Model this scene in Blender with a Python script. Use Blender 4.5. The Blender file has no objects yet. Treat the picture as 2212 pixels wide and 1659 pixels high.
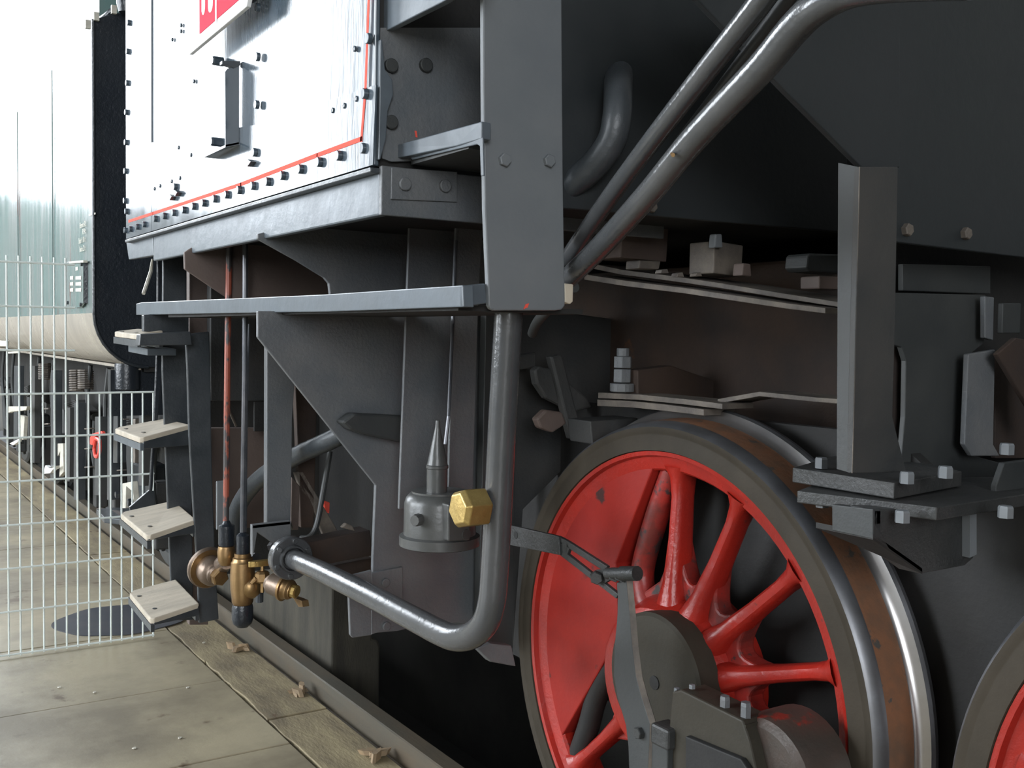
import bpy, bmesh, math, random
from mathutils import Vector, Matrix
random.seed(7)
S = bpy.context.scene
col = S.collection
PI = math.pi
def V(*a): return Vector(a)
# ---------------------------------------------------------------- camera
F, CX, CY = 2240.0, 1106.0, 829.5
_v = V((-348-CX)/F, (702-CY)/F, 1).normalized()
_r = -0.016
_d = V(_r, 1, -(_v.x*_r+_v.y)/_v.z).normalized()
_l = _d.cross(_v)*1.0
_l = V(_d.y*_v.z-_d.z*_v.y, _d.z*_v.x-_d.x*_v.z, _d.x*_v.y-_d.y*_v.x)
O = V(0, 0, 1.44)
# rows of the world->camera matrix columns: x=lat, y=fwd, z=-down
def ray(px, py):
    c = V((px-CX)/F, (py-CY)/F, 1)
    return V(c.dot(_l), c.dot(_v), -c.dot(_d))
def P(px, py, x=None, y=None, z=None):
    """point of a surveyed plane (x, y or z = const) that the photograph shows at px, py"""
    R = ray(px, py)
    i, val = (0, x) if x is not None else (1, y) if y is not None else (2, z)
    return O + R*((val-O[i])/R[i])
cam = bpy.data.cameras.new('camera'); co = bpy.data.objects.new('camera', cam); col.objects.link(co)
cam.sensor_width = 36; cam.lens = 36*F/2212; cam.clip_start = 0.05; cam.clip_end = 200
X = V(_l.x, _v.x, -_d.x); Y = V(_l.y, _v.y, -_d.y); Z = V(_l.z, _v.z, -_d.z)   # camera axes right, down, forward in world
m = Matrix(((X.x, -Y.x, -Z.x, O.x), (X.y, -Y.y, -Z.y, O.y), (X.z, -Y.z, -Z.z, O.z), (0, 0, 0, 1)))
co.matrix_world = m
S.camera = co
# ---------------------------------------------------------------- light
S.view_settings.view_transform = 'Standard'; S.view_settings.look = 'None'
S.view_settings.exposure = 0.0; S.view_settings.gamma = 1.0; S.view_settings.use_curve_mapping = False
w = bpy.data.worlds.new('hall light'); S.world = w; w.use_nodes = True
w.node_tree.nodes['Background'].inputs[0].default_value = (0.86, 0.93, 1.0, 1)
w.node_tree.nodes['Background'].inputs[1].default_value = 0.26
GLOW_FAR, GLOW_SIDE, GLOW_BACK = 13.0, 20.0, 13.0
# ---------------------------------------------------------------- materials
def mat(name, c1, c2=None, rough=0.5, metal=0.0, scale=6.0, lo=0.35, hi=0.65, bump=0.0, bscale=60.0, stretch=(1, 1, 1),
        c3=None, t3=0.62, s3=20.0, spec=0.5, rvar=0.0, emit=0.0, coat=0.0, detail=6.0):
    M = bpy.data.materials.new(name); M.use_nodes = True
    nt = M.node_tree; N = nt.nodes; L = nt.links; b = N['Principled BSDF']
    b.inputs['Roughness'].default_value = rough; b.inputs['Metallic'].default_value = metal
    b.inputs['Specular IOR Level'].default_value = spec
    if coat: b.inputs['Coat Weight'].default_value = coat; b.inputs['Coat Roughness'].default_value = 0.15
    if emit:
        b.inputs['Emission Color'].default_value = (*c1, 1); b.inputs['Emission Strength'].default_value = emit
    g = N.new('ShaderNodeNewGeometry'); mp = N.new('ShaderNodeMapping'); mp.inputs['Scale'].default_value = stretch
    L.new(g.outputs['Position'], mp.inputs['Vector'])
    def noise(sc, dt=detail):
        n = N.new('ShaderNodeTexNoise'); n.inputs['Scale'].default_value = sc; n.inputs['Detail'].default_value = dt
        n.inputs['Roughness'].default_value = 0.6
        L.new(mp.outputs[0], n.inputs['Vector']); return n
    def ramp(src, a, b_, ca, cb):
        r = N.new('ShaderNodeValToRGB'); r.color_ramp.elements[0].position = a; r.color_ramp.elements[1].position = b_
        r.color_ramp.elements[0].color = ca; r.color_ramp.elements[1].color = cb
        L.new(src, r.inputs[0]); return r
    if c2 is None: b.inputs['Base Color'].default_value = (*c1, 1); out = None
    else:
        n = noise(scale); out = ramp(n.outputs['Fac'], lo, hi, (*c1, 1), (*c2, 1)).outputs[0]
        if rvar:
            rr = N.new('ShaderNodeMapRange'); rr.inputs['To Min'].default_value = rough-rvar; rr.inputs['To Max'].default_value = rough+rvar
            L.new(n.outputs['Fac'], rr.inputs[0]); rr.inputs['From Min'].default_value = 0.3; rr.inputs['From Max'].default_value = 0.7
            L.new(rr.outputs[0], b.inputs['Roughness'])
    if c3 is not None:
        n3 = noise(s3); k = ramp(n3.outputs['Fac'], t3, t3+0.05, (0, 0, 0, 1), (1, 1, 1, 1))
        mx = N.new('ShaderNodeMix'); mx.data_type = 'RGBA'
        L.new(k.outputs[0], mx.inputs[0]); mx.inputs[7].default_value = (*c3, 1)
        if out: L.new(out, mx.inputs[6])
        else: mx.inputs[6].default_value = (*c1, 1)
        out = mx.outputs[2]
    if out: L.new(out, b.inputs['Base Color'])
    if bump:
        n = noise(bscale, 3.0); bp = N.new('ShaderNodeBump'); bp.inputs['Strength'].default_value = bump; bp.inputs['Distance'].default_value = 0.004
        L.new(n.outputs['Fac'], bp.inputs['Height']); L.new(bp.outputs[0], b.inputs['Normal'])
    return M
M = {}
M['blue'] = mat('gloss dark blue grey paint', (.045, .062, .078), (.07, .09, .11), .17, scale=4, stretch=(1, 3, .5), bump=.12, bscale=14, spec=.6, rvar=.04)
M['valance'] = mat('light worn grey blue paint', (.11, .13, .15), (.085, .10, .115), .33, scale=8, bump=.2, bscale=30, rvar=.05, c3=(.06, .07, .08), t3=.78, s3=60, spec=.35)
M['black'] = mat('semi gloss black paint', (.032, .038, .043), (.050, .056, .062), .36, scale=9, bump=.25, bscale=90, rvar=.08)
M['grime'] = mat('dusty black paint', (.030, .032, .033), (.048, .046, .043), .62, scale=5, bump=.35, bscale=80, rvar=.1)
M['plate'] = mat('dark grey painted plate', (.135, .147, .158), (.16, .17, .178), .52, scale=5, bump=.12, bscale=50)
M['tank'] = mat('dark green grey tank paint', (.016, .020, .022), (.022, .025, .027), .5, scale=4, bump=.15, bscale=50, rvar=.12)
M['casting'] = mat('grey painted casting', (.024, .026, .026), (.038, .037, .036), .50, scale=7, bump=.4, bscale=110, rvar=.1)  # darker copy of the gusset grey, paints in weaker light at the right
M['gusset'] = mat('rough grey painted steel', (.098, .107, .116), (.128, .130, .132), .50, scale=7, bump=.4, bscale=110, rvar=.1)  # lighter copy of the casting grey, paints in stronger light at the left
M['soot'] = mat('sooty frame paint', (.009, .009, .009), (.016, .015, .014), .7, scale=6, bump=.3, bscale=50)
M['dark'] = mat('dull dark green grey paint', (.028, .031, .032), (.040, .042, .041), .55, scale=5, bump=.2, bscale=60, rvar=.1)
M['rust'] = mat('rusty ash pan steel', (.022, .016, .014), (.045, .026, .017), .8, scale=4, bump=.4, bscale=50, c3=(.085, .036, .014), t3=.66, s3=6)
M['brownpaint'] = mat('faded brown primer', (.095, .070, .062), (.13, .095, .08), .6, scale=5, bump=.2)
M['duststeel'] = mat('dusty bare steel', (.16, .135, .11), (.075, .065, .058), .6, scale=14, bump=.4, bscale=70)
M['redstain'] = mat('red paint stained with soot', (.33, .022, .016), (.13, .022, .018), .4, scale=9, lo=.4, hi=.6, bump=.35, bscale=60, c3=(.04, .03, .03), t3=.6, s3=20)
M['red'] = mat('red wheel paint', (.36, .019, .011), (.26, .015, .010), .33, scale=6, bump=.35, bscale=70, rvar=.08, c3=(.07, .025, .022), t3=.66, s3=13)
M['cwred'] = mat('flat red counterweight paint', (.31, .018, .011), (.235, .014, .010), .5, spec=.3, scale=5, bump=.15, bscale=60, c3=(.05, .02, .018), t3=.63, s3=8)
M['tyre'] = mat('dark tyre steel', (.034, .028, .020), (.048, .039, .028), .65, 0, spec=.2, scale=7, bump=.2, bscale=60)
M['tread'] = mat('polished dull tread steel', (.17, .175, .19), (.12, .12, .125), .38, .7, scale=10)
M['treadrust'] = mat('rusty tread band', (.20, .085, .040), (.12, .065, .038), .7, .1, scale=16, bump=.3, c3=(.055, .05, .045), t3=.62, s3=22)
M['flange'] = mat('bright worn flange steel', (.55, .54, .54), (.45, .43, .42), .28, .9, scale=8)
M['crank'] = mat('greasy crank steel with red traces', (.05, .042, .035), (.075, .05, .04), .45, .2, scale=9, bump=.3, c3=(.25, .03, .02), t3=.6, s3=9)
M['hub'] = mat('greasy hub steel', (.032, .029, .022), (.045, .039, .029), .55, 0, spec=.25, scale=7, bump=.2, rvar=.1)
M['brass'] = mat('tarnished brass', (.34, .22, .10), (.22, .135, .065), .38, .85, scale=14, bump=.2, bscale=60, rvar=.1)
M['brassnut'] = mat('yellow brass nut', (.50, .36, .13), (.36, .24, .08), .36, .75, scale=16, bump=.3, bscale=90)
M['bronze'] = mat('dull bronze casting', (.24, .18, .14), (.16, .12, .09), .40, .7, scale=10, bump=.3, bscale=60)
M['pipe'] = mat('gloss dark grey pipe paint', (.050, .053, .056), (.065, .066, .068), .22, scale=6, bump=.2, bscale=60, rvar=.05, spec=.7)
M['pot'] = mat('gloss grey casting paint', (.055, .057, .056), (.075, .075, .072), .33, scale=8, bump=.2, bscale=60)
M['redrod'] = mat('red primer rod worn to black', (.30, .075, .045), (.045, .04, .04), .4, scale=22, lo=.5, hi=.56, stretch=(1, 1, .5))
M['rod'] = mat('painted steel rod', (.06, .065, .075), (.12, .12, .13), .3, .4, scale=12)
M['wood'] = mat('grey weathered wood', (.50, .44, .35), (.38, .335, .27), .75, scale=5, stretch=(1, 5, 1), bump=.35, bscale=40, c3=(.12, .10, .08), t3=.74, s3=30)
M['strip'] = mat('dirty timber edging', (.34, .28, .165), (.17, .135, .085), .7, scale=3.2, stretch=(2.5, .8, 1), bump=.6, bscale=30, c3=(.10, .06, .03), t3=.64, s3=4)
M['slab'] = mat('stained concrete floor slab', (.41, .355, .245), (.19, .16, .11), .42, scale=1.3, lo=.36, hi=.62, bump=.25, bscale=25, rvar=.12, c3=(.13, .095, .06), t3=.62, s3=3.1)
M['joint'] = mat('dirt in floor joints', (.10, .085, .06), (.07, .06, .045), .9)
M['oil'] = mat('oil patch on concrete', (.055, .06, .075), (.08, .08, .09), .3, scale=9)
M['rail'] = mat('rail side steel', (.095, .088, .070), (.13, .10, .068), .55, .25, scale=5, stretch=(1, .35, 1), bump=.3, bscale=40)
M['pit'] = mat('sooty pit wall', (.05, .048, .042), (.03, .029, .027), .9, scale=2, bump=.3)
M['olive'] = mat('dust covered steel casing', (.065, .058, .042), (.032, .029, .022), .7, scale=4, stretch=(3, 3, .6), bump=.3)
M['hall'] = mat('plain hall wall', (.38, .37, .34), (.32, .31, .29), .85, scale=1)
M['redline'] = mat('red lining paint', (.75, .10, .07), None, .75, spec=.1)
M['white'] = mat('white paint', (.85, .85, .83), None, .4)
M['signred'] = mat('red sign enamel', (.62, .03, .06), None, .75, spec=.1)
M['teal'] = mat('dirty green vehicle side', (.11, .20, .19), (.17, .19, .185), .22, scale=3, stretch=(1, 4, .35), bump=.15, bscale=12, rvar=.06, c3=(.14, .07, .06), t3=.60, s3=2.2, spec=.6)
M['cream'] = mat('cream lower casing', (.40, .36, .30), (.30, .27, .23), .3, scale=3, stretch=(1, 3, 1), bump=.3, bscale=10, rvar=.05)  # pale tone paints in the bright floor mirrored by the skirt
M['endblack'] = mat('gloss black end plate', (.012, .016, .022), (.02, .024, .03), .28, scale=6, bump=.5, bscale=70)
M['galv'] = mat('galvanised fence wire', (.80, .86, .83), (.72, .78, .75), .5, .0, scale=20)
M['hookred'] = mat('red coupling paint', (.70, .06, .04), None, .4)
M['offwhite'] = mat('old white paint', (.60, .58, .50), (.45, .42, .36), .5, scale=20)
M['chip'] = mat('split wood chip', (.34, .24, .14), (.20, .15, .10), .8, scale=20)
M['glow'] = mat('daylight behind glass', (.88, .94, 1.0), None, .5, emit=GLOW_FAR)
M['glowside'] = mat('daylight in side window', (.88, .94, 1.0), None, .5, emit=GLOW_SIDE)
M['glowback'] = mat('daylight in rear window', (.92, .96, 1.0), None, .5, emit=GLOW_BACK)
# ---------------------------------------------------------------- objects
LOC = {}
def thing(name, loc, label, cat, group=None, kind=None):
    o = bpy.data.objects.new(name, None); col.objects.link(o); o.location = loc; LOC[o.name] = Vector(loc)
    o.empty_display_size = .1
    if label: o['label'] = label
    if cat: o['category'] = cat
    if group: o['group'] = group
    if kind: o['kind'] = kind
    return o
class G:
    """collects geometry in world coordinates, builds it as one mesh object"""
    def __init__(s): s.v = []; s.f = []; s.m = []; s.sm = []
    def add(s, vs, fs, mi=0, smooth=False):
        n = len(s.v); s.v += [Vector(v) for v in vs]
        for f in fs: s.f.append([i+n for i in f]); s.m.append(mi); s.sm.append(smooth)
        return s
    def box(s, a, b, mi=0):
        (x0, y0, z0), (x1, y1, z1) = a, b
        if x0 > x1: x0, x1 = x1, x0
        if y0 > y1: y0, y1 = y1, y0
        if z0 > z1: z0, z1 = z1, z0
        vs = [(x0, y0, z0), (x1, y0, z0), (x1, y1, z0), (x0, y1, z0), (x0, y0, z1), (x1, y0, z1), (x1, y1, z1), (x0, y1, z1)]
        return s.add(vs, [(0, 3, 2, 1), (4, 5, 6, 7), (0, 1, 5, 4), (1, 2, 6, 5), (2, 3, 7, 6), (3, 0, 4, 7)], mi)
    def prism(s, pts, d, mi=0, smooth=False):
        """polygon of world points pushed along d"""
        pts = [Vector(p) for p in pts]; d = Vector(d); n = len(pts)
        nrm = Vector((0, 0, 0))
        for i in range(n): nrm += pts[i].cross(pts[(i+1) % n])
        if nrm.dot(d) > 0: pts = pts[::-1]
        vs = pts+[p+d for p in pts]
        s.add(vs, [tuple(range(n)), tuple(range(2*n-1, n-1, -1))], mi)
        n0 = len(s.v)-2*n
        for i in range(n):
            j = (i+1) % n; s.f.append([n0+i, n0+i+n, n0+j+n, n0+j]); s.m.append(mi); s.sm.append(smooth)
        return s
    def tube(s, pts, r, sides=14, mi=0, cap=True):
        pts = [Vector(p) for p in pts]; n = len(pts); rs = r if isinstance(r, (list, tuple)) else [r]*n
        T = []
        for i in range(n):
            a = pts[max(i-1, 0)]; b = pts[min(i+1, n-1)]; T.append((b-a).normalized())
        u = T[0].orthogonal().normalized(); vs = []; 
        for i in range(n):
            u = (u-T[i]*u.dot(T[i])).normalized(); w_ = T[i].cross(u)
            for k in range(sides):
                a = 2*PI*k/sides; vs.append(pts[i]+(u*math.cos(a)+w_*math.sin(a))*rs[i])
        fs = []
        for i in range(n-1):
            for k in range(sides):
                k2 = (k+1) % sides; fs.append((i*sides+k, i*sides+k2, (i+1)*sides+k2, (i+1)*sides+k))
        s.add(vs, fs, mi, sides > 8)
        n0 = len(s.v)-len(vs)
        if cap:
            s.f.append([n0+k for k in range(sides-1, -1, -1)]); s.m.append(mi); s.sm.append(False)
            s.f.append([n0+(n-1)*sides+k for k in range(sides)]); s.m.append(mi); s.sm.append(False)
        return s
    def lathe(s, base, axis, prof, sides=28, mi=None, smooth=True):
        """profile [(radius, height)] turned about axis through base; mi may be a list per band"""
        base = Vector(base); ax = Vector(axis).normalized(); u = ax.orthogonal().normalized(); w_ = ax.cross(u)
        n0 = len(s.v); 
        for r, h in prof:
            for k in range(sides):
                a = 2*PI*k/sides; s.v.append(base+ax*h+(u*math.cos(a)+w_*math.sin(a))*r)
        for i in range(len(prof)-1):
            mm = mi[i] if isinstance(mi, list) else (mi or 0)
            for k in range(sides):
                k2 = (k+1) % sides
                s.f.append([n0+i*sides+k, n0+i*sides+k2, n0+(i+1)*sides+k2, n0+(i+1)*sides+k]); s.m.append(mm); s.sm.append(smooth)
        if prof[0][0] > 0 and prof[0] != prof[-1]:
            s.f.append([n0+k for k in range(sides-1, -1, -1)]); s.m.append(mi[0] if isinstance(mi, list) else (mi or 0)); s.sm.append(False)
        if prof[-1][0] > 0 and prof[0] != prof[-1]:
            q = n0+(len(prof)-1)*sides; s.f.append([q+k for k in range(sides)]); s.m.append(mi[-1] if isinstance(mi, list) else (mi or 0)); s.sm.append(False)
        return s
    def build(s, name, mats, parent=None, label=None, bevel=0.0, weld=False, seg=2):
        lo = Vector([min(v[i] for v in s.v) for i in range(3)]); hi = Vector([max(v[i] for v in s.v) for i in range(3)])
        c = (lo+hi)/2
        me = bpy.data.meshes.new(name); me.from_pydata([v-c for v in s.v], [], s.f)
        if not isinstance(mats, (list, tuple)): mats = [mats]
        for q in mats: me.materials.append(M[q] if isinstance(q, str) else q)
        for p, mi_, sm in zip(me.polygons, s.m, s.sm): p.material_index = mi_; p.use_smooth = sm
        me.update()
        bm = bmesh.new(); bm.from_mesh(me); bmesh.ops.remove_doubles(bm, verts=bm.verts, dist=1e-6)
        bmesh.ops.recalc_face_normals(bm, faces=bm.faces)
        if not bevel and any(s.sm):
            bmesh.ops.split_edges(bm, edges=[e for e in bm.edges if len(e.link_faces) == 2 and e.calc_face_angle(0) > .55])
        bm.to_mesh(me); bm.free()
        o = bpy.data.objects.new(name, me); col.objects.link(o); LOC[o.name] = c
        if parent: o.parent = parent; o.location = c-LOC[parent.name]
        else: o.location = c
        if label: o['label'] = label
        if bevel:
            b = o.modifiers.new('edge', 'BEVEL'); b.width = bevel; b.segments = seg; b.limit_method = 'ANGLE'; b.angle_limit = .6
        return o
def copy_to(o, pos, parent):
    c = o.copy(); col.objects.link(c); c.parent = parent
    c.location = Vector(pos)-LOC[parent.name]; LOC[c.name] = Vector(pos); return c
def smooth_path(pts, n=6):
    """Catmull-Rom through points"""
    pts = [Vector(p) for p in pts]; out = []
    for i in range(len(pts)-1):
        a = pts[max(i-1, 0)]; b = pts[i]; c = pts[i+1]; d = pts[min(i+2, len(pts)-1)]
        for k in range(n):
            t = k/n; out.append(.5*((2*b)+(c-a)*t+(2*a-5*b+4*c-d)*t*t+(3*b-a-3*c+d)*t**3))
    out.append(pts[-1]); return out
def polyx(pix, x): return [P(a, b, x=x) for a, b in pix]
def polyy(pix, y): return [P(a, b, y=y) for a, b in pix]
def bolt(parent, pos, axis, r, h, mat_, name='bolt', sides=6, label=None):
    g = G(); g.lathe(pos, axis, [(r, 0), (r, h*.82), (r*.86, h)], sides=sides, smooth=sides > 8)
    return g.build(name, mat_, parent, label)
def struct(o, **k):
    o['kind'] = 'structure'; return o
# ================================================================= SETTING
FZ = -0.09
fl = thing('floor', (0, 4, FZ), None, None, kind='structure')
G().box((-9, -9, FZ-.3), (1.40, 24, FZ-.012)).build('screed', 'joint', fl)
xs = [1.398, .30, -.95, -2.2, -3.5, -9]
ys = [24, 17, 14, 12, 10.4, 9.1, 7.85, 6.55, 5.35, 4.45, 3.63, 2.45, 1.2, 0, -9]
for i in range(len(xs)-1):
    for j in range(len(ys)-1):
        g = G(); gp = .0022
        x1, x0, y1, y0 = xs[i]-gp, xs[i+1]+gp, ys[j]-gp, ys[j+1]+gp
        h = FZ+random.uniform(-.003, .001)
        g.prism([(x0, y0, FZ-.012), (x1, y0-.0, FZ-.012), (x1, y1, FZ-.012), (x0, y1, FZ-.012)], (0, 0, h-FZ+.012))
        g.build('slab', 'slab', fl, bevel=.004)
yy = [24, 13, 9.6, 7.4, 5.9, 4.75, 3.9, 3.05, 2.2, 1.2, -2, -9]
for j in range(len(yy)-1):
    g = G(); n = 14; y1, y0 = yy[j]-.004, yy[j+1]+.004
    # uneven worn left edge
    pts = [(1.655, y0, FZ-.05), (1.655, y1, FZ-.05)]
    for k in range(n+1):
        pts.append((1.405+random.uniform(-.003, .008), y1+(y0-y1)*k/n, FZ-.05))
    g.prism(pts, (0, 0, .05+random.uniform(-.006, .0)))
    g.build('edging_board', 'strip', fl, bevel=.003)
# dark blue grey patch lying on the slabs
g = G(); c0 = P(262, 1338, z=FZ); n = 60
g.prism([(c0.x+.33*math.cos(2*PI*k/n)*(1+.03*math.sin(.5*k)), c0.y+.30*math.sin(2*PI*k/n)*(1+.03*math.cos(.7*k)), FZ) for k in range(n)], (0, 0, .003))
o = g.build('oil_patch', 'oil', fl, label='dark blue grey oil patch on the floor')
# inspection pit
struct(G().box((1.55, -9, -1.2), (3.40, 24, -1.1)).build('floor_pit', 'pit'))
struct(G().box((1.40, -9, -1.1), (1.76, 24, -.16)).build('wall_pit_left', 'pit'))
struct(G().box((3.17, -9, -1.1), (3.5, 24, -.16)).build('wall_pit_right', 'pit'))
struct(G().box((3.5, -9, -1.1), (9, 24, FZ)).build('floor_right', 'slab'))
# hall walls with the daylight openings
def wall_with_windows(name, axis, pos, span, height, holes, mat_):
    """wall in plane axis=pos with rectangular holes (a0,a1,z0,z1), .25 thick"""
    g = G(); a, b = span; xs_ = sorted({a, b, *[h[0] for h in holes], *[h[1] for h in holes]}); z_ = sorted({FZ, height, *[h[2] for h in holes], *[h[3] for h in holes]})
    for i in range(len(xs_)-1):
        for j in range(len(z_)-1):
            cx, cz = (xs_[i]+xs_[i+1])/2, (z_[j]+z_[j+1])/2
            if any(h[0] < cx < h[1] and h[2] < cz < h[3] for h in holes): continue
            if axis == 'y': g.box((xs_[i], pos, z_[j]), (xs_[i+1], pos+.25, z_[j+1]))
            else: g.box((pos, xs_[i], z_[j]), (pos+.25, xs_[i+1], z_[j+1]))
    return struct(g.build(name, mat_))
def window(n, axis, pos, h, glow, nx, nz):
    t = thing('window_%d' % n, (pos if axis == 'x' else h[0], pos if axis == 'y' else h[0], h[2]), None, None, kind='structure')
    g = G()
    if axis == 'y': g.box((h[0], pos+.14, h[2]), (h[1], pos+.16, h[3]))
    else: g.box((pos+.10, h[0], h[2]), (pos+.12, h[1], h[3]))
    g.build('pane', glow, t)
    g = G()
    for k in range(nx+1):
        a = h[0]+(h[1]-h[0])*k/nx
        if axis == 'y': g.box((a-.03, pos+.07, h[2]), (a+.03, pos+.13, h[3]))
        else: g.box((pos+.13, a-.03, h[2]), (pos+.2, a+.03, h[3]))
    for k in range(nz+1):
        a = h[2]+(h[3]-h[2])*k/nz
        if axis == 'y': g.box((h[0], pos+.07, a-.03), (h[1], pos+.13, a+.03))
        else: g.box((pos+.13, h[0], a-.03), (pos+.2, h[1], a+.03))
    g.build('glazing_bars', 'black', t)
far = [(-5.9, .8, 3.45, 9.0)]
wall_with_windows('wall_far', 'y', 17.0, (-9, 9), 10, far, 'hall')
window(1, 'y', 17.0, far[0], 'glow', 5, 5)
left = [(2.5, 6.5, 1.6, 6.5), (8.5, 13.5, 1.6, 6.5)]
wall_with_windows('wall_left', 'x', -9.25, (-9, 17), 10, left, 'hall')
for i, h in enumerate(left): window(2+i, 'x', -9.25, h, 'glowside', 4, 3)
back = [(-7.5, -2.5, 1.8, 6.5)]
wall_with_windows('wall_rear', 'y', -9.25, (-9, 9), 10, back, 'hall')
for i, h in enumerate(back): 
    t = thing('window_%d' % (4+i), (h[0], -9, h[2]), None, None, kind='structure')
    G().box((h[0], -9.13, h[2]), (h[1], -9.11, h[3])).build('pane', 'glowback', t)
struct(G().box((9, -9, FZ), (9.25, 17, 10)).build('wall_right', 'hall'))
# rails
def rail(x0, label):
    hw = .036; prof = [(-hw, -.004), (-hw+.006, 0), (hw-.006, 0), (hw, -.004), (hw, -.036), (.012, -.052), (.009, -.118), (.062, -.136), (.062, -.15), (-.062, -.15), (-.062, -.136), (-.012, -.118), (-.012, -.052), (-hw, -.036)]
    g = G(); ys_ = [-9, 0, 24]
    pts = [(x0+a, -9, b) for a, b in prof]
    g.prism(pts, (0, 26, 0))
    o = g.build('rail', 'rail'); o['label'] = label; o['category'] = 'rail'; o['group'] = 'track rails under the locomotive'; return o
rail(1.700, 'steel rail beside the floor edging, running under the red spoked wheel')
rail(3.214, 'far steel rail hidden beneath the locomotive across the pit')

# ================================================================= LOCOMOTIVE
L = thing('steam_locomotive', (2.46, 1.8, 0), 'black steam locomotive with red spoked wheels and riveted blue-grey cab side', 'locomotive')
def hull(name, parent=L, **k): pass
CXs = .88     # cab side plane
cy0, cy1 = 1.865, 3.93
zb, zt = 1.768, 3.35
# --- cab
cab = G().box((CXs, cy0, zb), (CXs+.012, cy1, zt)).build('cab_side', 'blue', L, 'riveted blue grey cab side sheet with red lining', bevel=.003)
# overlapping lower sheet and rear strip
yb = P(330, 480, x=CXs).y
G().box((CXs-.004, yb+.004, zb), (CXs, cy1, zt)).build('rear_strip', 'blue', cab)
G().prism([P(805, 356, x=CXs-.004), P(812, 183, x=CXs-.004), P(560, 268, x=CXs-.004), V(CXs-.004, yb, 2.06), V(CXs-.004, yb, zb)], (.004, 0, 0)).build('lower_sheet', 'blue', cab)
# rivets along the bottom and edges
rv = G().lathe((0, 0, 0), (-1, 0, 0), [(.0105, -.002), (.0105, .0062), (.0095, .0072), (0, .0072)], sides=14).build('rivet', 'blue', cab)
LOC[rv.name] = V(0, 0, 0)
def rivets(plist, x, first=[True]):
    for p in plist:
        p = Vector(p); p.x = x
        if first[0]: rv.location = p-LOC[cab.name]; first[0] = False
        else: copy_to(rv, p-V(.003, 0, 0), cab)
bot = [(740, 337), (697, 351), (656, 366), (617, 380), (585, 393), (553, 402), (523, 411), (496, 421), (470, 430), (446, 439), (424, 446), (403, 454), (381, 460), (361, 467), (341, 473), (317, 485), (302, 490), (287, 495)]
rivets([P(790, 321, x=CXs)]+[P(a, b, x=CXs) for a, b in bot], CXs-.006)
rivets([P(a, b, x=CXs) for a, b in [(796, 204), (805, 85), (564, 18), (564, 124), (562, 227), (557, 330), (276, 498), (278, 457), (275, 434), (276, 370), (277, 308), (278, 243), (280, 180), (281, 112), (283, 50), (384, 404)]], CXs-.006)
srv = G().lathe((0, 0, 0), (-1, 0, 0), [(.006, -.001), (.006, .004), (0, .006)], sides=8).build('small_rivet', 'blue', cab); LOC[srv.name] = V(0, 0, 0)
sr = [(774, 214), (748, 229), (723, 239), (394, 55), (394, 68), (375, 86), (422, 176), (389, 319), (416, 335), (392, 385), (374, 392), (337, 408), (349, 402), (770, 106)]
for i, (a, b) in enumerate(sr):
    p = P(a, b, x=CXs); p.x = CXs-.005
    if i == 0: srv.location = p-LOC[cab.name]
    else: copy_to(srv, p, cab)
# wing bolts
for a, b in [(546, 353), (388, 418), (376, 427)]:
    c = P(a, b, x=CXs-.004); g = G(); g.prism([c+V(0, -.025, 0), c+V(0, 0, .009), c+V(0, .025, 0), c+V(0, 0, -.009)], (-.014, 0, 0)); g.build('wing_nut', 'black', cab)
# red lining
def line(pix, name='lining'):
    g = G()
    for (a, b), (c, d) in zip(pix[:-1], pix[1:]):
        p = P(a, b, x=CXs-.0048); q = P(c, d, x=CXs-.0048); t = (q-p).normalized(); n_ = V(0, -t.z, t.y)*.0048
        p -= t*.004; q += t*.004
        g.prism([p-n_, q-n_, q+n_, p+n_], (.0006, 0, 0))
    g.build(name, 'redline', cab, 'thin red lining stripe')
line([(278, 478), (330, 461), (520, 398), (685, 335), (780, 300)]); line([(780, 302), (789, 195), (796, 0), (798, -120)])
# bent bracket and drop handle (tall box shaped lug on the side)
x0 = CXs-.004
yb_ = P(517, 230, x=x0).y
g = G(); g.prism(polyy([(486, 156), (492, 148), (517, 141), (517, 312), (487, 318)], yb_), (0, .005, 0)); g.build('lamp_bracket', 'blue', cab, 'tall upright bracket on the cab side', bevel=.001)
g = G(); g.prism([P(487, 318, y=yb_), P(517, 312, y=yb_), P(468, 343, x=x0), P(440, 340, x=x0-.03)], (0, 0, .006)); g.build('bracket_foot', 'blue', cab)
g = G(); g.prism(polyy([(480, 131), (519, 132), (519, 141), (505, 147), (495, 141), (480, 138)], yb_-.004), (0, .02, 0)); g.build('bracket_cap', 'black', cab)
for a, b in [(482, 134), (479, 308)]:
    bolt(cab, P(a, b, x=x0), (-1, 0, 0), .012, .03, 'blue')
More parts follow.
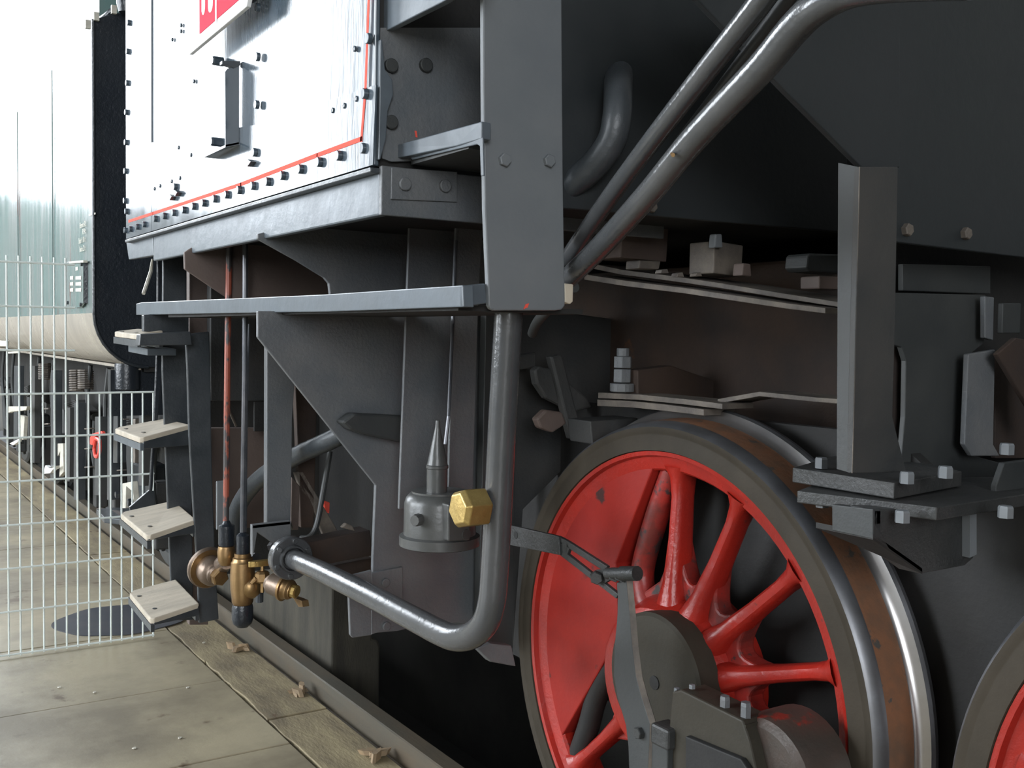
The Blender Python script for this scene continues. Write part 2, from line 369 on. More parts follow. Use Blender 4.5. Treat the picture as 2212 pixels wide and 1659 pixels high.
# number plate (white with red field and white letter strokes)
xs_ = x0-.05
a0, a1 = P(408, 118, x=xs_), P(532, 14, x=xs_)
t = (a1-a0).normalized(); nn = V(0, -t.z, t.y)
if nn.z < 0: nn = -nn
pl = G().prism([a0, a1, a1+V(0, 0, .03)+t*.02, a1+nn*.34, a0+nn*.34], (.012, 0, 0)).build('name_plate', 'white', cab, 'white bordered cab plate with a red field', bevel=.002)
Lp = (a1-a0).length
def fieldpt(u, v_): return a0+t*(Lp*u)+nn*v_-V(.0015, 0, 0)
g = G(); g.prism([fieldpt(.22, .03), fieldpt(.94, .03), fieldpt(.94, .28), fieldpt(.22, .28)], (.0016, 0, 0)); g.build('red_field', 'signred', cab)
for u0, u1, v0 in [(.27, .33, .06), (.39, .47, .05), (.515, .535, .0), (.60, .72, .055), (.76, .79, .04), (.83, .93, .06)]:
    g = G(); pts = []
    for k in range(9): a = PI+PI*k/8; pts.append(fieldpt((u0+u1)/2+(u1-u0)/2*math.cos(a), v0+.03+.02*math.sin(a)))
    pts += [fieldpt(u1, .26), fieldpt(u0, .26)]
    g.prism([p-V(.0012, 0, 0) for p in pts], (.0012, 0, 0)); g.build('letter_stroke', 'white', cab)
# stays behind the plate
g = G(); g.prism([P(536, 0, x=x0-.045), P(556, 0, x=x0-.003), P(556, -60, x=x0-.003), P(536, -60, x=x0-.045)], (0, .03, 0)); g.build('plate_stay', 'blue', cab)
# --- cab floor valance
vx = CXs+.012
g = G(); g.box((vx, cy0, 1.672), (vx+.02, P(331, 553, x=vx).y, zb-.012)); g.build('valance', 'valance', L, 'light grey blue valance under the cab', bevel=.004)
g = G(); g.prism(polyx([(329, 506), (331, 552), (278, 561), (272, 519)], vx), (.02, 0, 0)); g.build('valance', 'valance', L, bevel=.003)
g = G(); g.box((CXs-.008, cy0-.002, zb-.014), (CXs+.2, cy1, zb-.004)); g.build('footplate_edge', 'black', L, bevel=.002)
# end face of the valance beam, turned inward
ze = 1.672
g = G(); g.box((vx, cy0-.012, ze), (1.62, cy0, zb)); g.build('beam_end', 'gusset', L, bevel=.002)
g = G(); g.prism(polyy([(843, 362), (985, 372), (985, 437), (842, 431)], cy0-.012), (0, -.006, 0)); bp = g.build('riveted_patch', 'gusset', L, bevel=.0015)
for a, b in [(873, 398), (960, 402)]: bolt(bp, P(a, b, y=cy0-.018), (0, -1, 0), .013, .008, 'gusset', sides=14)
# cab floor underside, closing the top
G().box((vx+.02, cy0, zb-.06), (4.0, cy1, zb-.015)).build('cab_floor', 'soot', L)
G().box((CXs+.012, cy1-.012, zb-.01), (4.0, cy1, zt)).build('cab_rear', 'endblack', L)
# --- recess beyond the cab corner: transverse sheet, ledge, upper valance, hanging plate
g = G(); g.prism(polyy([(822, 60), (1060, 60), (1060, 345), (845, 349), (826, 342), (820, 200)], cy0), (0, .012, 0)); rs = g.build('recess_sheet', 'gusset', L, 'dented dark sheet inside the side recess')
G().box((CXs+.012, cy0+.012, zb), (4.0, cy0+.02, zt)).build('cab_front', 'soot', L)
g = G()   # battered edge strip
pts = [(826, 85), (832, 150), (848, 172), (850, 205), (838, 240), (834, 300), (822, 345), (818, 345), (820, 200), (821, 85)]
g.prism(polyy(pts, cy0-.012), (0, .012, 0)); g.build('dented_edge', 'valance', L, 'battered light edge of the recess sheet', bevel=.002)
for a, b in [(843, 143), (918, 142), (843, 265)]: bolt(rs, P(a, b, y=cy0), (0, -1, 0), .014, .01, 'dark', sides=14)
xp0, xp1, yp = .966, 1.140, 1.60
x1 = .955
g = G(); g.prism([P(838, 318, x=.93), P(1040, 262, x=.953), P(1040, 300, x=.953), P(985, 316, x=.95), P(840, 345, x=.93)], (.02, 0, 0)); lg = g.build('ledge_bar', 'valance', L, 'flat ledge bar with chipped paint', bevel=.002)
g = G(); g.prism([P(890, 345, x=.95), P(1030, 312, x=.953), P(1036, 316, x=.953), P(1038, 380, x=.953), P(1044, 380, x=.953), P(1042, 296, x=.953), P(985, 312, x=.953), P(880, 336, x=.95)], (.004, 0, 0)); g.build('ledge_angle', 'valance', lg, bevel=.0015)
G().box((.957, 1.63, 1.776), (1.6, cy0-.01, 1.788)).build('ledge_shelf', 'dark', lg)
g = G(); g.prism(polyx([(820, 62), (822, 72), (955, 5), (1045, -50), (1045, -160), (820, -160)], .905), (.015, 0, 0)); g.build('upper_valance', 'valance', L, 'pale upper valance of the side tank', bevel=.002)
# hanging plate with rounded lower corners
g = G(); o_ = [(1043, -60), (1044, 200), (1047, 450), (1056, 660), (1060, 668), (1068, 671), (1200, 671), (1214, 669), (1221, 660), (1221, 640), (1217, 400), (1214, 0), (1213, -60)]
g.prism(polyy(o_, yp), (0, .012, 0)); hp = g.build('hanging_plate', 'plate', L, 'wide grey hanging plate with two bolts', bevel=.003)
for a, b in [(1088, 346), (1184, 348)]: bolt(hp, P(a, b, y=yp), (0, -1, 0), .0125, .009, 'plate')
g = G(); g.prism(polyy([(1131, 668), (1136, 657), (1143, 655), (1140, 664)], yp-.0012), (0, .0012, 0)); g.build('paint_chip', 'redline', hp, 'small red paint chip')
g = G(); g.prism(polyy([(896, 282), (900, 283), (902, 297), (898, 296)], cy0-.0012), (0, .0012, 0)); g.build('paint_chip', 'redline', rs, 'small red paint mark')
g = G(); g.prism(polyy([(1221, 612), (1239, 614), (1238, 652), (1232, 657), (1221, 653)], yp+.006), (0, .05, 0)); g.build('wood_block', 'wood', L, 'small tan wooden block end', bevel=.002)
# --- long step bar
bx = .92
g = G(); g.prism(polyx([(294, 656), (306, 653), (520, 644), (700, 636), (999, 616), (1001, 663), (700, 673.5), (520, 676), (306, 680), (294, 680)], bx), (.022, 0, 0)); g.build('step_bar', 'valance', L, 'long light grey edge bar above the steps', bevel=.002)
e0 = P(1000, 640, x=bx).y
g = G(); g.prism([P(999, 617, x=bx), P(1001, 663, x=bx), P(1052, 655, y=yp+.01), P(1048, 612, y=yp+.01)], (0, .012, 0)); g.build('bar_return', 'valance', L, bevel=.002)
G().box((bx+.02, e0+.05, 1.484), (1.22, 3.6, 1.494)).build('footplate_shelf', 'soot', L)
# --- gusset plate, transverse, behind the bar
gy = 2.52
g = G(); g.prism(polyy([(557, 505), (557, 516), (640, 562), (700, 599), (711, 612), (714, 640), (714, 660), (1110, 660), (1110, 470), (820, 450)], gy), (0, .014, 0)); g.build('upper_gusset', 'gusset', L, 'upper triangular gusset under the cab', bevel=.002)
g = G(); g.prism(polyy([(557, 672), (557, 728), (812, 1048), (806, 1200), (803, 1368), (860, 1363), (905, 1352), (985, 1345), (1110, 1352), (1110, 672)], gy), (0, .014, 0)); gs = g.build('lower_gusset', 'gusset', L, 'large grey gusset plate with slanted edge', bevel=.002)
g = G(); g.prism(polyy([(752, 1245), (803, 1232), (803, 1372), (762, 1378), (757, 1372)], gy-.03), (0, .012, 0)); cl = g.build('frame_clip', 'gusset', gs, bevel=.002)
g = G(); g.prism(polyy([(803, 1238), (870, 1225), (870, 1345), (803, 1371)], gy-.012), (0, .012, 0)); g.build('clip_plate', 'gusset', gs, bevel=.0015)
for a, b in [(832, 1258), (834, 1352)]: bolt(gs, P(a, b, y=gy-.012), (0, -1, 0), .012, .008, 'gusset', sides=12)
# half round stiffener on the gusset
g = G(); g.prism(polyy([(740, 912), (765, 893), (1000, 905), (1000, 962), (860, 955), (790, 940), (758, 928)], gy-.05), (0, .05, 0)); g.build('stiffener_bar', 'dark', gs, bevel=.006)
# two flat columns
for nm, pts, yy_, lb in [('flat_column', [(885, 470), (1000, 470), (972, 1100), (862, 1100)], 2.36, None), ('square_column', [(986, 470), (1045, 470), (1034, 640), (1020, 1120), (967, 1120), (977, 700)], 2.28, None)]:
    g = G(); g.prism(polyy(pts, yy_), (0, .01, 0)); g.build(nm, 'gusset', L, lb, bevel=.002)
g = G(); g.tube([P(985, 520, y=2.26), P(978, 700, y=2.22), P(969, 900, y=2.13), P(962, 960, y=2.12)], .0045, 8); g.build('thin_rod', 'rod', L)
# dark upright beside the pipe
g = G(); g.prism(polyy([(1050, 660), (1120, 660), (1112, 1000), (1108, 1400), (1060, 1395), (1035, 1340)], 2.46), (0, .03, 0)); g.build('dark_upright', 'dark', L, bevel=.002)
g = G(); g.prism(polyy([(1106, 660), (1165, 690), (1150, 960), (1200, 990), (1165, 1010), (1112, 1130), (1108, 1420), (1098, 1420), (1098, 700)], 2.6), (0, .03, 0)); g.build('curved_stay', 'gusset', L, bevel=.002)
# --- sand trap pot with conical neck
pc = P(950, 1120, y=2.10); pc.z = 0; 
zt_ = P(950, 1060, y=2.1).z; zb_ = P(950, 1178, y=2.1).z
h = zt_-zb_
pot = G().lathe((pc.x, pc.y, zb_), (0, 0, 1), [(.086, 0), (.094, .003), (.094, .024), (.084, .028), (.083, h*.78), (.079, h*.88), (.070, h*.96), (.066, h*.97), (.066, h), (0, h)], 40).build('sand_trap', 'pot', L, 'glossy grey cylindrical pot below the columns')
tp = P(944, 1050, y=2.09)
G().lathe((tp.x, tp.y, zt_-.005), (0, 0, 1), [(.024, 0), (.024, .058), (.026, .060), (.026, .066), (.024, .068), (.006, .155), (.005, .17)], 20).build('cone_neck', 'pot', pot)
for a, b in [(866, 1132), (990, 1150)]:
    q = P(a, b, y=2.03); dr = (q-V(pc.x, pc.y, q.z)).normalized()
    bs = V(pc.x, pc.y, q.z)+dr*.080
    bolt(pot, bs, dr, .014, .022, 'pot', sides=10)
g = G(); g.prism(polyy([(968, 1090), (1018, 1085), (1016, 1168), (968, 1170)], 2.0), (0, .05, 0)); g.build('lug', 'pot', pot, bevel=.004)
# --- big brake pipe: horizontal run, bend, vertical run
px_ = 1.09; r = .0280
zH = P(800, 1283, x=px_).z
yV = P(1078, 1200, x=px_).y
path = [P(628, 1205, x=px_), P(700, 1237, x=px_), P(800, 1287, x=px_), P(900, 1340, x=px_), P(950, 1366, x=px_)]
bend = [P(985, 1378, x=px_), P(1020, 1372, x=px_), P(1048, 1345, x=px_), P(1062, 1300, x=px_)]
top = [P(1068, 1240, x=px_), P(1077, 1080, x=px_), P(1087, 880, x=px_), P(1098, 690, x=px_), P(1098, 664, x=px_)]
pp = G().tube(path[:1]+smooth_path(path[1:]+bend+top, 6), r, 24).build('brake_pipe', 'pipe', L, 'glossy dark pipe bent from horizontal to vertical')
# boss and brass hexagonal cap on the pipe
bp_ = P(1064, 1090, x=px_-.01); cap_ = P(1000, 1096, x=.98)
bp_ = P(1074, 1093, x=px_); dirn = V(-1, -.05, .02).normalized()
G().lathe(bp_+V(0.0, 0, 0)-dirn*.0, dirn, [(.020, 0), (.020, .03), (.026, .032), (.026, .040)], 20).build('pipe_boss', 'pipe', pp)
q = bp_+dirn*.034
nut = G().lathe(q, dirn, [(.036, 0), (.040, .003), (.040, .050), (.032, .060), (0, .061)], 6, smooth=False).build('hex_cap', 'brassnut', pp, 'yellow brass hexagonal cap', bevel=.002)
# flange at the far end of the pipe
fc = P(628, 1205, x=px_)
fl_ = G().lathe(fc+V(0, -.015, 0), (0, 1, 0), [(.0, 0), (.03, 0), (.034, -.012), (.038, -.012), (.041, 0), (.060, 0), (.063, .004), (.063, .03), (.05, .035)], 32).build('pipe_flange', 'pipe', pp, 'round bolted flange')
for k in range(6):
    a = 2*PI*k/6+.4; bolt(fl_, fc+V(.051*math.cos(a), -.014, .051*math.sin(a)), (0, -1, 0), .009, .008, 'pipe', sides=12) if False else bolt(pp, fc+V(.051*math.cos(a), -.014, .051*math.sin(a)), (0, -1, 0), .008, .008, 'pipe', sides=12)
# --- valve group (brass)
def lt(name, base, ax, prof, m_, par, lab=None, sides=26, sm=True): return G().lathe(base, ax, prof, sides, smooth=sm).build(name, m_, par, lab)
vA = P(524, 1270, x=1.03)                      # strainer body
zz = vA.z
sc = (vA-O).length
def up(px, py): return P(px, py, y=vA.y)
w1 = lambda a: a/2240*3.16                     # pixel length at this distance
body = lt('strainer_body', V(vA.x, vA.y, up(524, 1305).z), (0, 0, 1), [(w1(20), 0), (w1(23), w1(6)), (w1(24), w1(20)), (w1(26), w1(34)), (w1(27), w1(60)), (w1(25), w1(92)), (w1(22), w1(96)), (w1(21), w1(102)), (w1(18), w1(104)), (w1(18), w1(112))], 'brass', L, 'brass strainer body with black cap')
g = G()   # belly branching to the right and up
b0 = V(vA.x, vA.y, up(524, 1285).z); b1 = up(549, 1248)+V(0, -.02, 0)
g.tube([b0, b0.lerp(b1, .3), b0.lerp(b1, .6), b0.lerp(b1, .85), b1, b0.lerp(b1, 1.2)], [w1(18), w1(25), w1(27), w1(23), w1(15), w1(11)], 22); g.build('branch', 'brass', body)
lt('black_cap', V(vA.x, vA.y, up(524, 1350).z), (0, 0, 1), [(0, -w1(6)), (w1(12), -w1(4)), (w1(20), w1(4)), (w1(23), w1(14)), (w1(23), w1(38)), (w1(21), w1(46))], 'endblack', body, 'black rounded drain cap')
lt('union_nut', V(vA.x, vA.y, up(524, 1212).z), (0, 0, 1), [(w1(15), 0), (w1(15), w1(12))], 'brassnut', body, None, 6, False)
lt('black_sleeve', V(vA.x, vA.y, up(524, 1200).z), (0, 0, 1), [(w1(13), 0), (w1(14), w1(4)), (w1(14), w1(44)), (w1(9), w1(49)), (w1(5), w1(51))], 'endblack', body, 'glossy black sleeve')
# drain cock with oval tap handle
tc = up(566, 1228)+V(-.02, -.06, 0)
ck = lt('drain_cock', tc+V(0, 0, -w1(22)), (0, 0, 1), [(w1(4), -w1(20)), (w1(4), 0), (w1(13), w1(2)), (w1(16), w1(6)), (w1(16), w1(22)), (w1(12), w1(26)), (w1(4), w1(28)), (w1(3.5), w1(38))], 'brass', L, 'small brass drain cock with flat oval handle', 8)
hb = tc+V(-w1(4), 0, w1(16)); g = G(); g.prism([hb+V(w1(27)*math.cos(a), w1(9)*math.sin(a), 0) for a in [2*PI*k/20 for k in range(20)]], (0, 0, w1(12))); g.build('tap_handle', 'brassnut', ck, bevel=.0015)
g = G(); g.tube([tc+V(0, 0, -w1(12)), tc+V(-w1(16), 0, -w1(12)), tc+V(-w1(24), 0, -w1(20))], [w1(6), w1(6), w1(4)], 10); g.build('spout', 'brass', ck)
# left disc valve
vB = P(448, 1225, x=.99); w2 = lambda a: a/2240*3.45
ax = V(.10, -.98, -.14).normalized()
dv = lt('disc_valve', vB-ax*w2(0), ax, [(0, -w2(4)), (w2(40), -w2(3)), (w2(44), 0), (w2(44), w2(7)), (w2(40), w2(10)), (w2(30), w2(10)), (w2(31), w2(22)), (w2(30), w2(34)), (w2(25), w2(42)), (w2(21), w2(45)), (w2(21), w2(52)), (w2(17), w2(55)), (0, w2(56))], 'bronze', L, 'dull bronze disc shaped check valve', 36)
lt('valve_ring', vB, ax, [(w2(30), w2(10.5)), (w2(41), w2(10.5)), (w2(41), w2(12)), (w2(30), w2(12)), (w2(30), w2(10.5))], 'brass', dv)
lt('hex_nut', vB+ax*w2(55), ax, [(w2(18), 0), (w2(18), w2(14)), (w2(15), w2(17)), (0, w2(18))], 'brass', dv, None, 6, False)
nb = vB+V(-w2(14), -.01, -w2(14)); lt('side_nut', nb, ax, [(w2(9), 0), (w2(9), w2(22)), (0, w2(24))], 'brass', dv, None, 6, False)
# neck and sleeve of the left rod
vC = V(P(489, 1190, x=1.0).x, P(489, 1190, x=1.0).y, 0)
def upc(py): return P(489, py, x=1.0).z
nk = lt('elbow_neck', V(vC.x, vC.y, upc(1220)), (0, 0, 1), [(w2(12), 0), (w2(17), w2(10)), (w2(18), w2(26)), (w2(16), w2(38))], 'brass', L, 'brass neck under a black sleeve')
lt('black_sleeve', V(vC.x, vC.y, upc(1178)), (0, 0, 1), [(w2(15), 0), (w2(16), w2(4)), (w2(16), w2(40)), (w2(9), w2(44)), (w2(6), w2(50))], 'endblack', nk)
g = G(); g.tube([V(vC.x, vC.y, upc(1215)), vB+ax*.03+V(.03, 0, .01)], [w2(14), w2(20)], 18); g.build('elbow', 'bronze', nk)
# right hand brass cap valve
vD = P(632, 1276, x=1.10); w3 = lambda a: a/2240*3.15
ad = V(.55, -.80, -.18).normalized()
rv_ = lt('cap_valve', vD-ad*w3(34), ad, [(w3(14), -w3(30)), (w3(22), -w3(20)), (w3(24), 0), (w3(25), w3(8)), (w3(24), w3(10))], 'bronze', L, 'small stepped brass cap valve below the flange')
lt('brass_cap', vD-ad*w3(26), ad, [(w3(24), 0), (w3(28), w3(2)), (w3(28), w3(7)), (w3(24), w3(9)), (w3(21), w3(14)), (w3(21), w3(20)), (w3(17), w3(24)), (w3(17), w3(26))], 'brass', rv_)
lt('hex_nut', vD, ad, [(w3(14), 0), (w3(14), w3(10)), (w3(11), w3(12)), (0, w3(12))], 'brassnut', rv_, None, 12, False)
g = G(); g.prism(polyx([(632, 1290), (652, 1298), (654, 1311), (645, 1311)], 1.12), (.02, 0, 0)); g.build('cap_tab', 'brass', rv_)
# small fittings behind the flange
for a, b, rr, mm in [(603, 1167, 9, 'brassnut'), (590, 1180, 10, 'rod'), (551, 1205, 12, 'rod')]:
    lt('union_fitting', P(a, b, x=1.12), (.2, -1, .2), [(w3(rr), -w3(10)), (w3(rr), w3(6)), (0, w3(7))], mm, L, None, 6, False)
g = G(); g.tube(smooth_path([P(561, 1255, x=1.1), P(560, 1300, x=1.1)], 3), w3(9), 10); g.build('drain_pipe', 'black', L)
# the two upright rods
def rod(pix, x, rr, m_, lab, name='control_rod'):
    g = G(); g.tube([P(a, b, x=x) for a, b in pix], rr, 10); return g.build(name, m_, L, lab)
rod([(495, 524), (491, 800), (489, 1000), (488, 1140)], 1.0, .0095, 'redrod', 'thin upright rod in worn red primer')
rod([(530, 516), (529, 800), (526, 1000), (524, 1150)], 1.03, .0085, 'rod', 'thin upright grey steel rod')
rod([(538, 700), (533, 900), (531, 1150)], 1.045, .003, 'rod', None, 'thin_wire')
# large curved hose
hp_ = smooth_path([P(505, 1160, x=1.22), P(515, 1095, x=1.22), P(560, 1035, x=1.22), P(640, 985, x=1.24), P(720, 948, x=1.27), P(800, 905, x=1.33)], 7)
G().tube(hp_, .030, 20).build('curved_hose', 'black', L, 'thick black curved pipe behind the brass valves')
# --- step ladder
st = thing('step_ladder', (1.05, 3.6, .9), None, None); st.parent = L; st.location = V(1.05, 3.6, .9)-V(2.46, 1.8, 0)
LOC[st.name] = V(1.05, 3.6, .9)
lx = 1.02
g = G(); g.prism(polyy([(400, 722), (452, 716), (455, 800), (458, 1000), (465, 1200), (473, 1338), (430, 1347), (426, 1230), (418, 1110), (408, 940), (404, 800)], 3.58), (0, .014, 0)); g.build('step_upright', 'black', st, bevel=.004)
g = G(); g.prism(polyy([(352, 560), (404, 548), (402, 760), (414, 1000), (418, 1340), (372, 1340), (358, 1000), (350, 800)], 3.86), (0, .014, 0)); g.build('step_upright', 'black', st, bevel=.004)
g = G(); g.prism(polyy([(340, 560), (349, 558), (352, 800), (336, 960), (330, 1060), (322, 1060), (332, 900), (338, 760)], 4.05), (0, .014, 0)); g.build('step_stay', 'endblack', st, bevel=.004)
# steps: wooden tread wedge on dark steel bracket
def step(oN, oF, iF, iN, z0pix, bN, bI, xo=.86):
    """outer-near, outer-far, inner-far, inner-near tread corners; bracket lower corners"""
    A, B = P(*oN, x=xo), P(*oF, x=xo)
    D = P(*iN, y=A.y+.03); C = P(*iF, y=B.y)
    th = V(0, 0, -.020)
    g = G(); n = (D-A).normalized(); s_ = (B-A).normalized()
    pts = [A+s_*.012+n*0, A+n*.012, D, C, B+n*.02, B-s_*.02]
    g.prism(pts, th); t_ = g.build('step_tread', 'wood', st, 'pale worn wooden tread', bevel=.004)
    E_, F_ = P(*bN, y=A.y+.002), P(*bI, y=D.y)
    g = G(); g.prism([A+th*.6+n*.012, D+th*.4, F_, E_], (0, .012, 0)); g.build('tread_bracket', 'black', st, bevel=.003)
    g = G(); g.prism([A+th, B+th, B+th*2.2, A+th*2.2], (.012, 0, 0)); g.build('tread_nosing', 'valance' if z0pix == 1 else 'black', st)
    for f, e in ((.25, .2), (.75, .12)):
        p = A+(B-A)*f+(D-A)*e; bolt(st, p+V(0, 0, .001), (0, 0, 1), .008, .0015, 'black', 'screw', 10)
    g = G(); g.prism([C+th, D+th, D+th*3, C+th*3], (-.012, 0, 0)); g.build('tread_cleat', 'black', st)
step((326, 1338), (277, 1278), (380, 1251), (430, 1303), 0, (332, 1351), (430, 1330))
step((318, 1158), (258, 1108), (376, 1081), (424, 1122), 0, (318, 1168), (424, 1152))
step((303, 946), (246, 925), (356, 904), (411, 917), 1, (308, 970), (411, 962))
step((297, 722), (245, 716), (300, 710), (352, 714), 0, (300, 745), (411, 742))
g = G(); g.prism(polyy([(303, 722), (412, 716), (415, 745), (300, 747)], 3.50), (0, .05, 0)); g.build('top_bracket', 'black', st, bevel=.003)
g = G(); g.prism(polyx([(277, 745), (318, 753), (318, 768), (277, 760)], .9), (.1, 0, 0)); g.build('lower_nosing', 'valance', st, bevel=.002)
g = G(); g.prism(polyy([(310, 680), (408, 672), (408, 720), (310, 716)], 3.75), (0, .03, 0)); g.build('head_plate', 'black', st, bevel=.003)
# bright slanting strip and cable by the uprights
g = G(); g.tube([P(329, 560, x=1.0), P(326, 586, x=1.0), P(310, 634, x=.95)], [.004, .007, .007], 6); g.build('steel_strip', 'offwhite', L, 'bent bare metal strip')
# --- wall parts seen behind rods
def back(name, pix, y, t, m_, lab=None, bv=.003):
    g = G(); g.prism(polyy(pix, y), (0, t, 0)); return g.build(name, m_, L, lab, bevel=bv)
back('rear_gusset', [(398, 545), (470, 500), (800, 440), (800, 640), (700, 650), (545, 676), (480, 636), (399, 581)], 3.15, .014, 'brownpaint', 'faded brown gusset below the cab')
back('rear_post', [(409, 580), (450, 575), (450, 1350), (409, 1350)], 3.95, .04, 'brownpaint')
back('drag_box', [(455, 560), (640, 560), (640, 866), (455, 866)], 3.9, .05, 'grime')
back('drag_beam', [(455, 925), (580, 925), (580, 1140), (455, 1140)], 4.0, .05, 'brownpaint')
back('frame_post', [(577, 690), (646, 690), (632, 900), (628, 1135), (576, 1135)], 3.1, .03, 'gusset', 'flat grey frame post')
back('frame_post', [(632, 690), (690, 690), (678, 1140), (650, 1140)], 3.3, .03, 'rust')
back('slot_plate', [(468, 1040), (486, 1038), (486, 1140), (468, 1145)], 3.3, .01, 'plate')
back('rear_beam_end', [(545, 1134), (628, 1125), (630, 1190), (600, 1180), (556, 1150), (548, 1200), (545, 1200)], 2.95, .02, 'gusset', None, .002)
g = G(); g.prism([P(545, 1134, y=2.95), P(628, 1125, y=2.95), P(632, 1137, y=3.2), P(560, 1146, y=3.2)], (0, 0, -.01)); g.build('beam_shelf', 'gusset', L)
back('tan_strut', [(636, 1020), (655, 1018), (732, 1150), (700, 1160), (668, 1080), (650, 1060)], 3.3, .02, 'duststeel', 'dusty tan slanting strut')
back('tan_post', [(630, 1030), (648, 1050), (645, 1145), (628, 1145)], 3.28, .02, 'brownpaint')
back('red_link', [(698, 1080), (713, 1086), (712, 1110), (702, 1104)], 3.4, .01, 'redline', 'small red painted link')
g = G(); g.tube(smooth_path([P(713, 975, x=1.35), P(700, 1050, x=1.33), P(685, 1130, x=1.3), P(670, 1158, x=1.28), P(650, 1162, x=1.26)], 5), .009, 10); g.build('thin_pipe', 'dark', L)
g = G(); g.prism(polyy([(665, 1172), (800, 1145), (806, 1200), (690, 1222), (660, 1200)], 3.0), (0, .08, 0)); g.build('rusty_beam', 'rust', L, 'rusty brown cross beam', bevel=.004)
back('lower_beam', [(650, 1235), (806, 1205), (806, 1240), (700, 1262)], 3.1, .05, 'rust')
back('beam_knob', [(738, 1140), (748, 1130), (762, 1136), (768, 1148)], 2.98, .02, 'duststeel', None, .004)
g = G(); g.prism([V(1.70, 3.9, .30), V(1.70, 3.9, -.5), V(2.02, 3.9, -.5), V(2.02, 3.9, .26), V(2.0, 3.9, .30)], (0, .5, 0)); 
cxr = P(820, 1500, y=4.2).x; czt = P(805, 1380, y=4.2).z
g = G(); g.prism([V(1.80, 4.2, -.9), V(cxr, 4.2, -.9), V(cxr, 4.2, czt-.04), V(cxr-.01, 4.2, czt-.01), V(cxr-.04, 4.2, czt), V(cxr-.05, 4.2, czt+.4), V(1.80, 4.2, czt+.4)], (0, 2.2, 0)); g.build('dust_casing', 'olive', L, 'dusty olive casing behind the rail', bevel=.01)
# thin pieces in the gap
g = G(); g.tube([P(458, 800, x=1.25), P(510, 920, x=1.4)], .006, 8); g.build('brake_rod', 'duststeel', L)
back('window_block', [(549, 868), (578, 868), (578, 932), (549, 932)], 3.88, .01, 'soot')  # dark sheet stands in for the shade in an opening
# --- frame and fillers
fr = G().prism([(1.80, -1.5, .42), (1.80, 5.0, .42), (1.80, 5.0, 1.12), (1.80, 2.7, 1.12), (1.80, 2.4, 1.25), (1.80, 1.35, 1.25), (1.80, 1.2, 1.15), (1.80, -1.5, 1.15)], (.03, 0, 0)).build('main_frame', 'soot', L)
G().box((1.98, 1.46, .38), (3.0, 3.6, 1.64)).build('ash_pan', 'rust', L, 'rust brown ash pan between the wheels', bevel=.01)
G().box((3.05, -1.5, .42), (3.08, 5.0, 1.7)).build('main_frame', 'soot', L)
G().box((1.2, 4.35, .40), (3.9, 4.45, 1.75)).build('rear_beam', 'grime', L)
# boiler side / tank: transverse dark sheets at right
def sheet(name, pix, y, m_, lab=None, t=.012): g = G(); g.prism(polyy(pix, y), (0, t, 0)); return g.build(name, m_, L, lab, bevel=.002)
sheet('tank_front', [(1180, -250), (1830, -250), (1830, 505), (1810, 501), (1500, 474), (1285, 455), (1180, 447)], 1.62, 'tank', 'wide dark sheet above the wheel')
sheet('tank_front', [(1900, -250), (2500, -250), (2500, 590), (2212, 556), (1930, 522), (1900, 518)], 1.22, 'tank')
G().box((1.15, 1.64, 1.70), (3.9, 1.86, 3.6)).build('tank_block', 'soot', L)
for a, b in [(1382, 448), (1404, 447), (1955, 497), (2082, 505)]:
    bolt(L, P(a, b, y=1.62 if a < 1500 else 1.22), (0, -1, 0), .012, .012, 'duststeel', 'cover_bolt')
# post with gusset
sheet('post_gusset', [(1440, -60), (1508, 0), (1700, 200), (1862, 362), (1944, 362), (1944, -250), (1400, -250)], 1.18, 'tank', 'slanted gusset above the frame post')
g = G(); g.prism(polyy([(1857, 360), (1940, 360), (1934, 700), (1928, 900), (1958, 1020), (1841, 1022), (1848, 700)], 1.15), (0, .012, 0)); fp = g.build('frame_post', 'grime', L, 'grey angle post with flared foot', bevel=.0015)
a_, b_, c_, d_ = P(1857, 360, y=1.15), P(1841, 1022, y=1.15), P(1812, 352, x=1.432), P(1794, 1014, x=1.42)
g = G(); g.prism([a_+V(0, .004, 0), b_+V(0, .004, 0), V(b_.x, d_.y, d_.z), V(a_.x, c_.y, c_.z)], (.012, 0, 0)); g.build('post_web', 'dark', fp)
G().tube([a_+V(.001, .001, 0), b_+V(.001, .001, 0)], .0011, 6).build('worn_edge', 'duststeel', fp, 'bright worn corner')  # pale strip added for the light along the post corner
# spring hanger plates and casting
def slab3(name, pixcorners, ztop_plane, th, m_, par=L, lab=None):
    pts = [P(a, b, z=ztop_plane) for a, b in pixcorners]; g = G(); g.prism(pts, (0, 0, -th)); return g.build(name, m_, par, lab, bevel=.002)
zp = P(1930, 1042, y=1.12).z
up_ = slab3('upper_stay_plate', [(1712, 1010), (1932, 1043), (2078, 1018), (2000, 1000), (1800, 985)], zp, .028, 'casting', L, 'upper flat stay plate')
zq = P(2025, 1092, y=1.05).z
lp_ = slab3('lower_stay_plate', [(1722, 1060), (2024, 1096), (2300, 1055), (2200, 1030), (1800, 1030)], zq, .022, 'casting', L, 'lower flat stay plate')
g = G(); g.prism(polyy([(1888, 1100), (2104, 1100), (2104, 1205), (2085, 1222), (1992, 1240), (1950, 1210), (1886, 1165)], 1.10), (0, .05, 0)); hc = g.build('hanger_casting', 'casting', L, 'grey cast spring hanger', bevel=.003)
A, B = P(1886, 1100, y=1.10), P(1886, 1165, y=1.10)
g = G(); g.prism([A, B, P(1797, 1146, x=B.x-.002), P(1797, 1090, x=A.x-.002)], (.02, 0, 0)); g.build('hanger_web', 'dark', hc, bevel=.0015)
A, B = P(2095, 1105, y=1.085), P(2095, 1205, y=1.085)
